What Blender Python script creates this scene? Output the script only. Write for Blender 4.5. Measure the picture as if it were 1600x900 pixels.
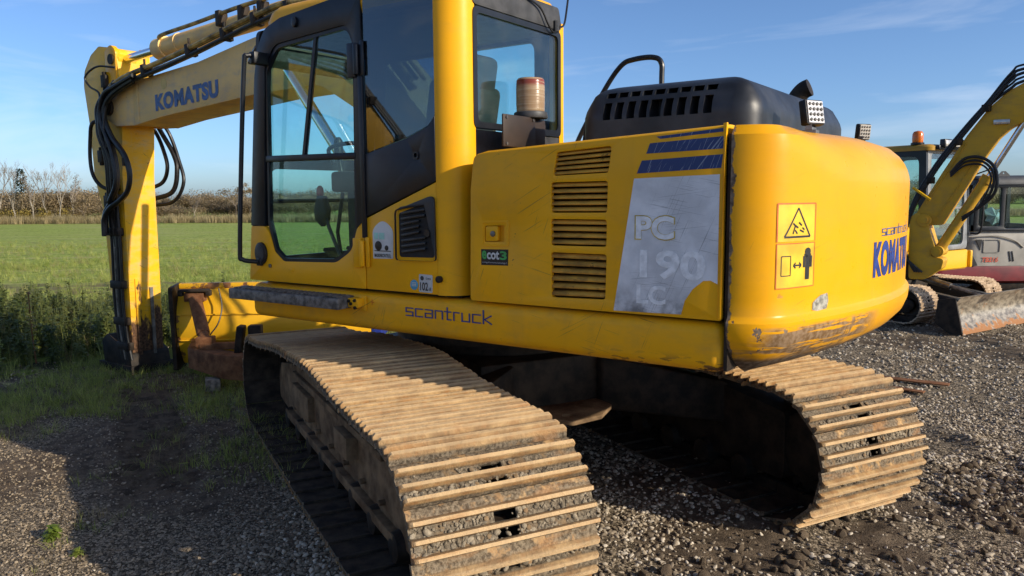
import bpy, bmesh, math, random
import numpy as np
from mathutils import Vector, Matrix, Quaternion
R = math.radians
for o in list(bpy.data.objects): bpy.data.objects.remove(o)
SC = bpy.context.scene
COL = SC.collection

# ------------------------------------------------------------------ camera
CAM_H, PITCH, ROLL, FPX = 1.7691, 0.1171, -0.0087, 1220.67
cam = bpy.data.cameras.new('camera'); cam.lens = FPX/1600*36; cam.sensor_width = 36
cam.clip_start = 0.05; cam.clip_end = 5000
camo = bpy.data.objects.new('camera', cam); COL.objects.link(camo)
_f = Vector((0, math.cos(PITCH), -math.sin(PITCH))); _u0 = Vector((0, math.sin(PITCH), math.cos(PITCH))); _r0 = Vector((1, 0, 0))
_r = _r0*math.cos(ROLL)+_u0*math.sin(ROLL); _u = -_r0*math.sin(ROLL)+_u0*math.cos(ROLL)
camo.matrix_world = Matrix(((_r.x, _u.x, -_f.x, 0), (_r.y, _u.y, -_f.y, 0), (_r.z, _u.z, -_f.z, CAM_H), (0, 0, 0, 1)))
SC.camera = camo

# ------------------------------------------------------------------ sun and sky
SUN_EL, SUN_HEAD = R(22.0), R(151.5)          # elevation; heading the light travels to
ldir = Vector((math.cos(SUN_HEAD)*math.cos(SUN_EL), math.sin(SUN_HEAD)*math.cos(SUN_EL), -math.sin(SUN_EL)))
sun = bpy.data.lights.new('sun', 'SUN'); sun.energy = 3.9; sun.angle = R(0.5); sun.color = (1.0, 0.88, 0.70)
suno = bpy.data.objects.new('sun', sun); COL.objects.link(suno)
suno.rotation_mode = 'QUATERNION'; suno.rotation_quaternion = ldir.to_track_quat('-Z', 'Y'); suno.location = (8, -5, 8)
w = bpy.data.worlds.new('World'); SC.world = w; w.use_nodes = True
wn = w.node_tree; wn.nodes.clear()
wo = wn.nodes.new('ShaderNodeOutputWorld'); wb = wn.nodes.new('ShaderNodeBackground'); sky = wn.nodes.new('ShaderNodeTexSky')
sky.sky_type = 'NISHITA'; sky.sun_disc = False; sky.sun_elevation = SUN_EL
sky.sun_rotation = math.atan2(-ldir.x, -ldir.y); sky.air_density = 0.8; sky.dust_density = 2.2; sky.ozone_density = 5.0; sky.altitude = 1000
wb.inputs[1].default_value = 0.13
tc = wn.nodes.new('ShaderNodeTexCoord'); mp = wn.nodes.new('ShaderNodeMapping'); mp.inputs['Scale'].default_value = (1.2, 2.6, 9.0)
mp.inputs['Rotation'].default_value = (0.0, 0.25, 0.5)
nz = wn.nodes.new('ShaderNodeTexNoise'); nz.inputs['Scale'].default_value = 1.6; nz.inputs['Detail'].default_value = 7; nz.inputs['Roughness'].default_value = .55
nz.inputs['Distortion'].default_value = 0.6
rp = wn.nodes.new('ShaderNodeValToRGB'); rp.color_ramp.elements[0].position = .50; rp.color_ramp.elements[1].position = .80
rp.color_ramp.elements[1].color = (.42, .42, .42, 1)
mx = wn.nodes.new('ShaderNodeMixRGB'); mx.inputs[2].default_value = (6.0, 6.3, 6.8, 1)
wn.links.new(tc.outputs['Generated'], mp.inputs[0]); wn.links.new(mp.outputs[0], nz.inputs['Vector']); wn.links.new(nz.outputs[0], rp.inputs[0])
wn.links.new(rp.outputs[0], mx.inputs[0]); wn.links.new(sky.outputs[0], mx.inputs[1]); wn.links.new(mx.outputs[0], wb.inputs[0]); wn.links.new(wb.outputs[0], wo.inputs[0])
vs = SC.view_settings; vs.view_transform = 'Standard'; vs.look = 'None'; vs.exposure = 0.42; vs.gamma = 1.0; vs.use_curve_mapping = False
SC.cycles.max_bounces = 5; SC.cycles.diffuse_bounces = 3; SC.cycles.glossy_bounces = 3; SC.cycles.transparent_max_bounces = 12; SC.cycles.use_denoising = True; SC.cycles.use_adaptive_sampling = True; SC.cycles.adaptive_threshold = .012

# ------------------------------------------------------------------ material helpers
class N:
    """small wrapper that builds a Principled material from nodes"""
    def __init__(s, name, rough=.5, metal=0.0, spec=.5):
        s.m = bpy.data.materials.new(name); s.m.use_nodes = True; s.t = s.m.node_tree
        s.b = s.t.nodes['Principled BSDF']; s.b.inputs['Roughness'].default_value = rough
        s.b.inputs['Metallic'].default_value = metal; s.b.inputs['Specular IOR Level'].default_value = spec
        s.tc = s.t.nodes.new('ShaderNodeTexCoord'); s.vec = s.tc.outputs['Object']
    def link(s, a, b): s.t.links.new(a, b)
    def node(s, k): return s.t.nodes.new(k)
    def val(s, sock, v):
        if hasattr(v, 'is_linked'): s.link(v, sock)
        elif isinstance(v, tuple) and len(v) == 3 and sock.type == 'RGBA': sock.default_value = (*v, 1)
        else: sock.default_value = v
    def jitter(s, amt=30.0):
        oi = s.node('ShaderNodeObjectInfo'); m = s.node('ShaderNodeVectorMath'); m.operation = 'SCALE'; m.inputs[3].default_value = amt
        c = s.node('ShaderNodeCombineXYZ'); s.link(oi.outputs['Random'], c.inputs[0]); s.link(oi.outputs['Random'], c.inputs[1])
        s.link(c.outputs[0], m.inputs[0]); a = s.node('ShaderNodeVectorMath'); s.link(s.vec, a.inputs[0]); s.link(m.outputs[0], a.inputs[1]); s.vec = a.outputs[0]
        return oi.outputs['Random']
    def map(s, scale=(1, 1, 1), rot=(0, 0, 0), loc=(0, 0, 0)):
        m = s.node('ShaderNodeMapping'); m.vector_type = 'TEXTURE'; m.inputs['Scale'].default_value = tuple(1/k for k in scale); m.inputs['Rotation'].default_value = rot; m.inputs['Location'].default_value = loc
        s.link(s.vec, m.inputs[0]); return m.outputs[0]
    def noise(s, scale, detail=5, rough=.55, vec=None, dist=0.0):
        n = s.node('ShaderNodeTexNoise'); n.inputs['Scale'].default_value = scale; n.inputs['Detail'].default_value = min(detail, 4)
        n.inputs['Roughness'].default_value = rough; n.inputs['Distortion'].default_value = dist; s.link(vec or s.vec, n.inputs['Vector']); return n.outputs[0]
    def vor(s, scale, vec=None, feat='F1', out=0):
        n = s.node('ShaderNodeTexVoronoi'); n.feature = feat; n.inputs['Scale'].default_value = scale; s.link(vec or s.vec, n.inputs['Vector']); return n.outputs[out]
    def ramp(s, x, p0, p1, c0=(0, 0, 0), c1=(1, 1, 1)):
        r = s.node('ShaderNodeMapRange'); r.interpolation_type = 'SMOOTHSTEP'
        r.inputs[1].default_value = p0; r.inputs[2].default_value = p1; s.link(x, r.inputs[0])
        if c0 == (0, 0, 0) and c1 == (1, 1, 1): return r.outputs[0]
        return s.mix(r.outputs[0], c0, c1)
    def mix(s, f, a, b):
        m = s.node('ShaderNodeMixRGB'); s.val(m.inputs[0], f); s.val(m.inputs[1], a); s.val(m.inputs[2], b); return m.outputs[0]
    def math(s, op, a, b=0.0):
        m = s.node('ShaderNodeMath'); m.operation = op; s.val(m.inputs[0], a); s.val(m.inputs[1], b); return m.outputs[0]
    def xyz(s):
        n = s.node('ShaderNodeSeparateXYZ'); s.link(s.tc.outputs['Object'], n.inputs[0]); return n.outputs
    def col(s, c): s.val(s.b.inputs['Base Color'], c); return s
    def rough(s, c): s.val(s.b.inputs['Roughness'], c); return s
    def bump(s, h, strength=.3, dist=.01):
        b = s.node('ShaderNodeBump'); b.inputs['Strength'].default_value = strength; b.inputs['Distance'].default_value = dist
        s.link(h, b.inputs['Height']); s.link(b.outputs[0], s.b.inputs['Normal']); return s

def plain(name, c, rough=.5, metal=0.0, var=.12, scale=8.0, bump=0.0, spec=.5):
    n = N(name, rough, metal, spec); x = n.noise(scale, 6)
    lo = tuple(k*(1-var*2) for k in c); hi = tuple(min(1, k*(1+var*1.6)) for k in c)
    n.col(n.ramp(x, .3, .7, lo, hi)); n.rough(n.math('ADD', n.math('MULTIPLY', n.noise(scale*2.3, 4), .25), rough-.12))
    if bump: n.bump(n.noise(scale*5, 6), bump, .004)
    return n.m

def paint(name, c, dirt=.25, chips=.70, scratch=.35, rough=.36, dust=(.20, .15, .09), extra=None, wear=((.055, .030, .018), (.16, .085, .045))):
    """machine paint: slight fade, dust film, fine scratches, chips down to rust"""
    n = N(name, rough, 0, .22); fade = n.noise(1.7, 5)
    base = n.ramp(fade, .3, .72, tuple(k*.93 for k in c), tuple(min(1, k*1.05) for k in c))
    d = n.math('MULTIPLY', n.ramp(n.noise(5.0, 8, .65, n.map((1, 1, 2.2))), .42, .75), dirt)
    base = n.mix(d, base, dust)
    run = n.math('MULTIPLY', n.ramp(n.noise(9.0, 4, .5, n.map((1, 1, .12))), .52, .75), dirt*.6)
    base = n.mix(run, base, dust)
    sm = None
    for i, (rot, sc) in enumerate((((0, .5, .2), (1.2, 1.2, 60)), ((0, -.25, .6), (1.5, 1.5, 80)), ((0.3, 1.2, .1), (2, 2, 70)))):
        s_ = n.ramp(n.noise(3.0, 2, .4, n.map(sc, rot)), .70, .74)
        gate = n.ramp(n.noise(1.3+i*.6, 3), .5, .62); s_ = n.math('MULTIPLY', s_, gate); sm = s_ if sm is None else n.math('MAXIMUM', sm, s_)
    base = n.mix(n.math('MULTIPLY', sm, scratch), base, (.10, .07, .04))
    ch = n.ramp(n.noise(24.0, 6, .6), chips, chips+.025); ch = n.math('MULTIPLY', ch, n.ramp(n.noise(2.2, 3), .45, .6))
    if extra: ch = n.math('MAXIMUM', ch, extra(n))
    base = n.mix(ch, base, n.ramp(n.noise(40, 4), .35, .65, *wear))
    n.col(base)
    n.rough(n.math('ADD', n.math('MULTIPLY', n.math('MAXIMUM', ch, d), .4), n.math('ADD', n.math('MULTIPLY', n.noise(14, 5), .16), rough-.08)))
    n.bump(n.math('ADD', n.math('SUBTRACT', n.math('MULTIPLY', n.noise(60, 3), .15), ch), n.math('ADD', n.math('MULTIPLY', n.noise(3.2, 3), 3.0), n.math('MULTIPLY', n.noise(5, 3, .6, n.map((1, 1, 9))), .8))), .25, .0016)
    return n.m

def glass(name, tint, refl=1.0, base_refl=.03):
    m = bpy.data.materials.new(name); m.use_nodes = True; t = m.node_tree; t.nodes.clear()
    o = t.nodes.new('ShaderNodeOutputMaterial'); tr = t.nodes.new('ShaderNodeBsdfTransparent'); tr.inputs[0].default_value = (*tint, 1)
    gl = t.nodes.new('ShaderNodeBsdfGlossy'); gl.inputs['Roughness'].default_value = .015
    lw = t.nodes.new('ShaderNodeLayerWeight'); lw.inputs[0].default_value = .35
    mr = t.nodes.new('ShaderNodeMapRange'); mr.inputs[3].default_value = base_refl; mr.inputs[4].default_value = .75*refl
    pw = t.nodes.new('ShaderNodeMath'); pw.operation = 'POWER'; pw.inputs[1].default_value = 2.2
    t.links.new(lw.outputs['Facing'], pw.inputs[0]); t.links.new(pw.outputs[0], mr.inputs[0])
    # thin film of dust
    tc_ = t.nodes.new('ShaderNodeTexCoord'); nz_ = t.nodes.new('ShaderNodeTexNoise'); nz_.inputs['Scale'].default_value = 6; nz_.inputs['Detail'].default_value = 8
    t.links.new(tc_.outputs['Object'], nz_.inputs['Vector'])
    dm = t.nodes.new('ShaderNodeMapRange'); dm.inputs[1].default_value = .45; dm.inputs[2].default_value = .9; dm.inputs[4].default_value = .05
    t.links.new(nz_.outputs[0], dm.inputs[0]); df = t.nodes.new('ShaderNodeBsdfDiffuse'); df.inputs[0].default_value = (.45, .42, .36, 1)
    mx_ = t.nodes.new('ShaderNodeMixShader'); m2 = t.nodes.new('ShaderNodeMixShader')
    t.links.new(mr.outputs[0], mx_.inputs[0]); t.links.new(tr.outputs[0], mx_.inputs[1]); t.links.new(gl.outputs[0], mx_.inputs[2])
    t.links.new(dm.outputs[0], m2.inputs[0]); t.links.new(mx_.outputs[0], m2.inputs[1]); t.links.new(df.outputs[0], m2.inputs[2]); t.links.new(m2.outputs[0], o.inputs[0])
    return m

YEL = (.93, .44, .008)
MAT = {}
MAT['yellow'] = paint('yellow_paint', YEL, .14, .70, .55, .36)
MAT['cabyellow'] = paint('cab_yellow_paint', YEL, .10, .76, .2, .36)
MAT['boomyellow'] = paint('faded_boom_paint', (.86, .58, .22), .8, .72, .5, .5, dust=(.60, .46, .30))
def arm_grease(n):
    x = n.xyz(); low = n.ramp(x[2], 1.25, .2); return n.ramp(n.math('ADD', n.noise(7, 6, .6, n.map((1, 1, .35))), n.math('MULTIPLY', low, .42)), .74, .80)
MAT['armyellow'] = paint('scraped_arm_paint', (.90, .47, .015), .65, .68, .8, .42, dust=(.62, .44, .20), extra=arm_grease)
def cw_wear(n):
    x = n.xyz(); a, b, z = x[0], x[1], x[2]
    band = n.math('MULTIPLY', n.ramp(z, 1.250, 1.225), n.math('MULTIPLY', n.ramp(b, .35, .62), n.ramp(b, 1.31, 1.22)))
    lines = n.ramp(n.noise(2.4, 4, .62, n.map((1.0, 1.0, 13.0))), .47, .54)
    vert = n.ramp(n.noise(5.0, 4, .6, n.map((1.0, 1.5, .35))), .545, .585)
    low = n.math('MULTIPLY', n.ramp(n.math('ADD', z, n.math('MULTIPLY', n.noise(4, 4, .6), -.12)), 1.065, 1.02), n.ramp(n.noise(11, 4, .65), .30, .46))
    scuff = n.math('MAXIMUM', n.math('MULTIPLY', n.math('MULTIPLY', lines, band), .9), n.math('MAXIMUM', n.math('MULTIPLY', n.math('MULTIPLY', vert, band), .85), low))
    edge = n.math('MULTIPLY', n.ramp(n.math('ADD', a, n.math('MULTIPLY', n.noise(18, 4, .7), .060)), -2.045, -2.040), n.ramp(b, .9, 1.1))
    spot = n.math('MULTIPLY', n.ramp(n.noise(13, 4, .65), .62, .64), n.math('MULTIPLY', n.ramp(z, 1.45, 1.25), n.ramp(b, 1.0, 1.2)))
    return n.math('MAXIMUM', scuff, n.math('MAXIMUM', edge, spot))
MAT['cwyellow'] = paint('counterweight_paint', (.84, .385, .005), .12, .74, .25, .30, dust=(.40, .24, .06), extra=cw_wear, wear=((.10, .066, .045), (.24, .18, .13)))
def skirt_wear(n):
    x = n.xyz(); low = n.math('MULTIPLY', n.ramp(x[0], -1.0, -2.0), n.ramp(x[2], 1.12, 1.05))
    return n.math('MULTIPLY', n.ramp(n.noise(9, 6, .6, n.map((1, 1, 4))), .54, .58), low)
MAT['skirt'] = paint('skirt_paint', YEL, .24, .70, .7, .38, extra=skirt_wear)
MAT['slat'] = paint('rusty_louvre_paint', (.70, .36, .05), .85, .58, .5, .55, dust=(.17, .085, .03))
MAT['blk'] = plain('black_cab_paint', (.010, .012, .017), .38, 0, .2, 5, spec=.4)
MAT['plastic'] = plain('weathered_black_plastic', (.022, .024, .028), .42, 0, .3, 6, .12)
MAT['dark'] = plain('dark_interior', (.012, .012, .013), .7)
MAT['grey'] = plain('dark_grey_plastic', (.045, .045, .047), .55, 0, .25, 10, .15)
MAT['rubber'] = plain('hose_rubber', (.010, .010, .011), .45, 0, .3, 20, .2)
MAT['seat'] = plain('seat_fabric', (.03, .032, .036), .85)
MAT['chrome'] = plain('chrome_rod', (.72, .73, .75), .16, 1.0, .05)
MAT['steel'] = plain('worn_steel', (.22, .21, .20), .42, .8, .25, 12, .2)
MAT['step'] = plain('step_grey_steel', (.15, .14, .13), .6, .1, .3, 30, .25)
MAT['pipe'] = plain('dirty_yellow_pipe', (.40, .26, .07), .5, 0, .4, 9, .2)
MAT['white'] = plain('sticker_white', (.62, .62, .60), .45, 0, .08)
MAT['blue'] = plain('sticker_blue', (.012, .03, .15), .4, 0, .1)
MAT['logo'] = plain('logo_blue', (.014, .04, .22), .45, 0, .15, 20)
MAT['logod'] = plain('logo_blue_faded', (.05, .11, .28), .5, 0, .2, 20)
MAT['skyblue'] = plain('sticker_cyan', (.10, .42, .62), .45)
MAT['green'] = plain('sticker_green', (.06, .42, .10), .45)
MAT['black'] = plain('print_black', (.010, .010, .011), .45)
MAT['red'] = plain('print_red', (.45, .03, .02), .45)
MAT['orange'] = plain('border_orange', (.65, .13, .015), .5)
MAT['signyel'] = plain('sign_yellow', (.78, .48, .02), .42)
MAT['lensw'] = plain('led_lens', (.55, .53, .50), .2, .4)
MAT['glass'] = glass('tinted_glass', (.82, .95, .94))
MAT['glassd'] = glass('dark_tinted_glass', (.22, .29, .36), 1.0, .10)
def stripes_mat():
    n = N('scratched_blue_stripe', .35); sc = None
    for rot, s_ in (((0, .9, 0), (1.5, 1, 45)), ((0, 1.2, 0), (2, 1, 60))):
        v = n.ramp(n.noise(3, 3, .5, n.map(s_, rot)), .62, .66); sc = v if sc is None else n.math('MAXIMUM', sc, v)
    n.col(n.mix(n.math('MULTIPLY', sc, .6), (.010, .028, .135), (.35, .38, .45))); return n.m
MAT['stripe'] = stripes_mat()
def decal_mat():
    n = N('scratched_grey_decal', .5); base = n.ramp(n.noise(6, 8, .6), .35, .7, (.62, .62, .63), (.84, .84, .85)); sc = None
    for rot, s_ in (((0, 1.15, 0), (.9, 1, 70)), ((0, .12, 0), (.8, 1, 90)), ((0, -.2, 0), (1.1, 1, 80))):
        v = n.math('MULTIPLY', n.ramp(n.noise(3, 3, .55, n.map(s_, rot)), .63, .67), n.ramp(n.noise(4, 3), .42, .6)); sc = v if sc is None else n.math('MAXIMUM', sc, v)
    base = n.mix(n.math('MULTIPLY', sc, .6), base, (.10, .10, .10))
    z = n.xyz()[2]; grime = n.math('MULTIPLY', n.ramp(z, 1.40, 1.27), n.ramp(n.noise(9, 7, .65), .36, .62))
    base = n.mix(n.math('MULTIPLY', grime, .75), base, (.075, .07, .065)); n.col(base); return n.m
MAT['decal'] = decal_mat()
def shoe_mat():
    n = N('rusty_track_steel', .82, 0, .25); rnd = n.jitter(50)
    a = n.ramp(n.noise(9, 9, .65), .3, .72, (.22, .120, .048), (.58, .37, .165))
    a = n.mix(n.math('MULTIPLY', n.ramp(n.noise(28, 6, .6), .5, .62), .55), a, (.36, .17, .055))
    a = n.mix(n.math('MULTIPLY', rnd, .30), a, (.44, .33, .21))
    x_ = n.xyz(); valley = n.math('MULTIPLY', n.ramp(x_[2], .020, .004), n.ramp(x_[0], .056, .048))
    a = n.mix(n.math('MULTIPLY', valley, n.math('ADD', n.math('MULTIPLY', n.noise(20, 3), .5), .45)), a, (.095, .074, .05))      # packed soil between the bars, darkened further as painted shade
    a = n.mix(n.math('MULTIPLY', n.ramp(x_[2], .026, .036), .55), a, (.66, .47, .26))                                    # bar tops worn bright, with a sunlit highlight painted in
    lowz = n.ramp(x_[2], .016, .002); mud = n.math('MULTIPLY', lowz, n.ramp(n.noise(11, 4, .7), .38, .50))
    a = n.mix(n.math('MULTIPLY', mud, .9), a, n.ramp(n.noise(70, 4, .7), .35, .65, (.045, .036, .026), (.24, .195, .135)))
    a = n.mix(n.math('MULTIPLY', n.ramp(n.noise(5, 4, .6, n.map((3, .6, 1))), .55, .70), .5), a, (.40, .20, .075))
    n.col(a); n.bump(n.math('ADD', n.noise(35, 9, .7), n.math('MULTIPLY', n.noise(130, 5, .7), .5)), .8, .008); return n.m
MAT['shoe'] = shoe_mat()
MAT['shoein'] = None
def earth(name, c0, c1, sc=12, bump=.6, dist=.008, rough=.9):
    n = N(name, rough, 0, .2); n.jitter(40); n.col(n.ramp(n.noise(sc, 9, .65), .3, .7, c0, c1)); n.bump(n.noise(sc*4, 8, .7), bump, dist); return n.m
MAT['mud'] = earth('dried_mud', (.11, .088, .06), (.36, .30, .215), 30)
MAT['shoein'] = earth('dark_shoe_underside', (.022, .018, .015), (.085, .062, .042), 9, .4, .004)  # much darker brown than the outer shoe faces
MAT['trackframe'] = earth('dusty_brown_frame', (.10, .062, .034), (.27, .18, .10), 7, .4, .004)
MAT['rust'] = earth('rusty_steel', (.10, .040, .018), (.26, .12, .055), 9, .35, .003, .75)
MAT['darksteel'] = earth('oily_dark_steel', (.010, .009, .008), (.045, .032, .022), 9, .3, .003, .6)

# ------------------------------------------------------------------ mesh helpers
def cr(pts, n=8):
    """Catmull-Rom through points"""
    P = [Vector(p) for p in pts]; P = [P[0]*2-P[1]]+P+[P[-1]*2-P[-2]]; out = []
    for i in range(1, len(P)-2):
        for k in range(n):
            t = k/n; a, b, c, d = P[i-1], P[i], P[i+1], P[i+2]
            out.append(.5*((2*b)+(c-a)*t+(2*a-5*b+4*c-d)*t*t+(3*b-a-3*c+d)*t**3))
    out.append(P[-2]); return out
def rpoly(pts, r=.02, n=5):
    """round the corners of a 2D polygon; points may carry their own radius as third value"""
    out = []; m = len(pts)
    for i in range(m):
        p = Vector(pts[i][:2]); a = Vector(pts[i-1][:2]); b = Vector(pts[(i+1) % m][:2]); rr = pts[i][2] if len(pts[i]) > 2 else r
        da, db = (a-p), (b-p); la, lb = da.length, db.length
        if rr <= 0 or la < 1e-6 or lb < 1e-6: out.append(tuple(p)); continue
        da /= la; db /= lb; ang = math.acos(max(-1, min(1, da.dot(db))))
        if ang > 3.1: out.append(tuple(p)); continue
        t = min(rr/math.tan(ang/2), la*.49, lb*.49); q0, q1 = p+da*t, p+db*t
        for k in range(n+1):
            s_ = k/n; out.append(tuple((1-s_)**2*q0+2*s_*(1-s_)*p+s_**2*q1))
    return out

class MB:
    def __init__(s): s.v = []; s.f = []
    def add(s, vs, fs):
        o = len(s.v); s.v += [tuple(v) for v in vs]; s.f += [tuple(i+o for i in f) for f in fs]; return s
    def box(s, c, d, rot=None):
        x, y, z = (k/2 for k in d); vs = [Vector((sx*x, sy*y, sz*z)) for sx in (-1, 1) for sy in (-1, 1) for sz in (-1, 1)]
        if rot is not None: vs = [rot @ v for v in vs]
        return s.add([v+Vector(c) for v in vs], [(0, 1, 3, 2), (4, 6, 7, 5), (0, 4, 5, 1), (2, 3, 7, 6), (0, 2, 6, 4), (1, 5, 7, 3)])
    def box2(s, a, b): return s.box([(p+q)/2 for p, q in zip(a, b)], [abs(q-p) for p, q in zip(a, b)])
    def loft(s, rings, caps=True, closed=True):
        n = len(rings[0]); vs = [p for r in rings for p in r]; fs = []
        for i in range(len(rings)-1):
            for k in range(n if closed else n-1):
                k2 = (k+1) % n; fs.append((i*n+k, i*n+k2, (i+1)*n+k2, (i+1)*n+k))
        if caps and closed: fs += [tuple(range(n))[::-1], tuple((len(rings)-1)*n+k for k in range(n))]
        return s.add(vs, fs)
    def tube(s, path, r, n=8, caps=True, closed=False):
        P = [Vector(p) for p in path]; rr = r if isinstance(r, (list, tuple)) else [r]*len(P); rings = []; up = None
        for i, p in enumerate(P):
            if closed: t = P[(i+1) % len(P)]-P[i-1]
            else: t = P[min(i+1, len(P)-1)]-P[max(i-1, 0)]
            t.normalize()
            if up is None: up = t.orthogonal().normalized()
            up = (up-t*up.dot(t)); up = up.normalized() if up.length > 1e-6 else t.orthogonal().normalized()
            b = t.cross(up); rings.append([p+(up*math.cos(2*math.pi*k/n)+b*math.sin(2*math.pi*k/n))*rr[i] for k in range(n)])
        if closed: rings.append(rings[0])
        return s.loft(rings, caps and not closed)
    def cyl(s, p0, p1, r0, r1=None, n=16): return s.tube([p0, p1], [r0, r0 if r1 is None else r1], n)
    def lathe(s, prof, n=20, c=(0, 0, 0), axis='z'):
        rings = []
        for r, h in prof:
            ring = []
            for k in range(n):
                x, y = r*math.cos(2*math.pi*k/n), r*math.sin(2*math.pi*k/n)
                q = (x, y, h) if axis == 'z' else ((h, x, y) if axis == 'x' else (y, h, x)); ring.append(tuple(a+b for a, b in zip(q, c)))
            rings.append(ring)
        return s.loft(rings)
    def plate(s, outer, holes=(), fn=None, d0=0.0, d1=.01):
        """flat plate with holes; fn(u, v, d) places a 2D point at depth d"""
        bm = bmesh.new(); loops = []; edges = []; pts = []
        for lp in [outer]+list(holes):
            vs = [bm.verts.new((p[0], p[1], 0)) for p in lp]; st = len(pts); pts += [tuple(p[:2]) for p in lp]
            edges += [bm.edges.new((vs[i], vs[(i+1) % len(vs)])) for i in range(len(vs))]; loops.append((st, len(vs)))
        bm.verts.index_update(); bmesh.ops.triangle_fill(bm, use_beauty=True, use_dissolve=False, edges=edges, normal=(0, 0, 1))
        bm.verts.index_update(); tr = [tuple(v.index for v in f.verts) for f in bm.faces]; bm.free(); n = len(pts)
        if not holes:      # drop triangles outside concave outlines never happens with scanfill
            pass
        vs = [fn(u, v, d1) for u, v in pts]+[fn(u, v, d0) for u, v in pts]; fs = tr+[tuple(i+n for i in t[::-1]) for t in tr]
        for st, m in loops:
            for i in range(m):
                a, b = st+i, st+(i+1) % m; fs.append((a, b, b+n, a+n))
        return s.add(vs, fs)
    def mesh(s, name, mat, bevel=0, seg=2, ang=35, smooth=True, ba=.5):
        me = bpy.data.meshes.new(name); me.from_pydata([tuple(v) for v in s.v], [], s.f); bm = bmesh.new(); bm.from_mesh(me)
        bmesh.ops.recalc_face_normals(bm, faces=bm.faces)
        if bevel:
            es = [e for e in bm.edges if len(e.link_faces) == 2 and e.calc_face_angle(0) > ba]
            if es: bmesh.ops.bevel(bm, geom=es, offset=bevel, segments=seg, profile=.5, affect='EDGES', clamp_overlap=True)
        bm.to_mesh(me); bm.free()
        if smooth:
            me.polygons.foreach_set('use_smooth', [True]*len(me.polygons)); me.set_sharp_from_angle(angle=R(ang))
        if mat: me.materials.append(MAT[mat] if isinstance(mat, str) else mat)
        return me
    def build(s, name, mat, parent=None, **k): return obj(name, s.mesh(name, mat, **k), parent)

def obj(name, me, parent=None, loc=(0, 0, 0), rot=None):
    o = bpy.data.objects.new(name, me); COL.objects.link(o); o.parent = parent; o.location = loc
    if rot is not None: o.rotation_euler = rot
    return o
def tag(o, label=None, cat=None, group=None, kind=None):
    for k, v in (('label', label), ('category', cat), ('group', group), ('kind', kind)):
        if v: o[k] = v
    return o
def empty(name, loc, rz=0):
    o = bpy.data.objects.new(name, None); COL.objects.link(o); o.location = loc; o.rotation_euler = (0, 0, rz); o.empty_display_size = .2; return o

_tc = {}
def text2d(txt, offset=0.0, shear=0.0, spacing=1.0):
    key = (txt, offset, shear, spacing)
    if key not in _tc:
        c = bpy.data.curves.new('t', 'FONT'); c.body = txt; c.offset = offset; c.shear = shear; c.space_character = spacing; c.resolution_u = 4
        o = bpy.data.objects.new('t', c); COL.objects.link(o); dg = bpy.context.evaluated_depsgraph_get(); me = bpy.data.meshes.new_from_object(o.evaluated_get(dg))
        v = np.array([p.co[:2] for p in me.vertices]); f = [tuple(p.vertices) for p in me.polygons]
        bpy.data.objects.remove(o); bpy.data.curves.remove(c); bpy.data.meshes.remove(me)
        v = (v-v.min(0))/(v.max(0)-v.min(0)); _tc[key] = (v, f)
    return _tc[key]
def lettering(name, txt, mat, parent, fn, offset=0.0, shear=0.0, spacing=1.0, slices=0):
    """text filling the unit square, placed by fn(u, v)"""
    v, f = text2d(txt, offset, shear, spacing); mb = MB()
    if slices:
        bm = bmesh.new(); vs = [bm.verts.new((a, b, 0)) for a, b in v]
        for q in f:
            try: bm.faces.new([vs[i] for i in q])
            except ValueError: pass
        for k in range(1, slices):
            bmesh.ops.bisect_plane(bm, geom=bm.verts[:]+bm.edges[:]+bm.faces[:], plane_co=(k/slices, 0, 0), plane_no=(1, 0, 0))
        bm.verts.index_update(); v = np.array([p.co[:2] for p in bm.verts]); f = [tuple(p.index for p in q.verts) for q in bm.faces]; bm.free()
    mb.add([fn(a, b) for a, b in v], f); me = bpy.data.meshes.new(name); me.from_pydata(mb.v, [], mb.f); me.materials.append(MAT[mat]); return obj(name, me, parent)
STROKE = {'s': (.8, [[(.8, 1), (0, 1), (0, .5), (.8, .5), (.8, 0), (0, 0)]]), 'c': (.8, [[(.8, 1), (0, 1), (0, 0), (.8, 0)]]),
          'a': (.8, [[(0, 1), (.8, 1), (.8, 0), (0, 0), (0, .52), (.72, .52)]]), 'n': (.8, [[(0, 0), (0, 1), (.8, 1), (.8, 0)]]),
          't': (.6, [[(.2, 1.5), (.2, 0), (.6, 0)], [(-.08, 1), (.6, 1)]]), 'r': (.55, [[(0, 0), (0, 1), (.55, 1)]]),
          'u': (.8, [[(0, 1), (0, 0), (.8, 0), (.8, 1)]]), 'k': (.8, [[(0, 1.6), (0, 0)], [(.78, 1), (.1, .5), (.8, 0)]])}
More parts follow.
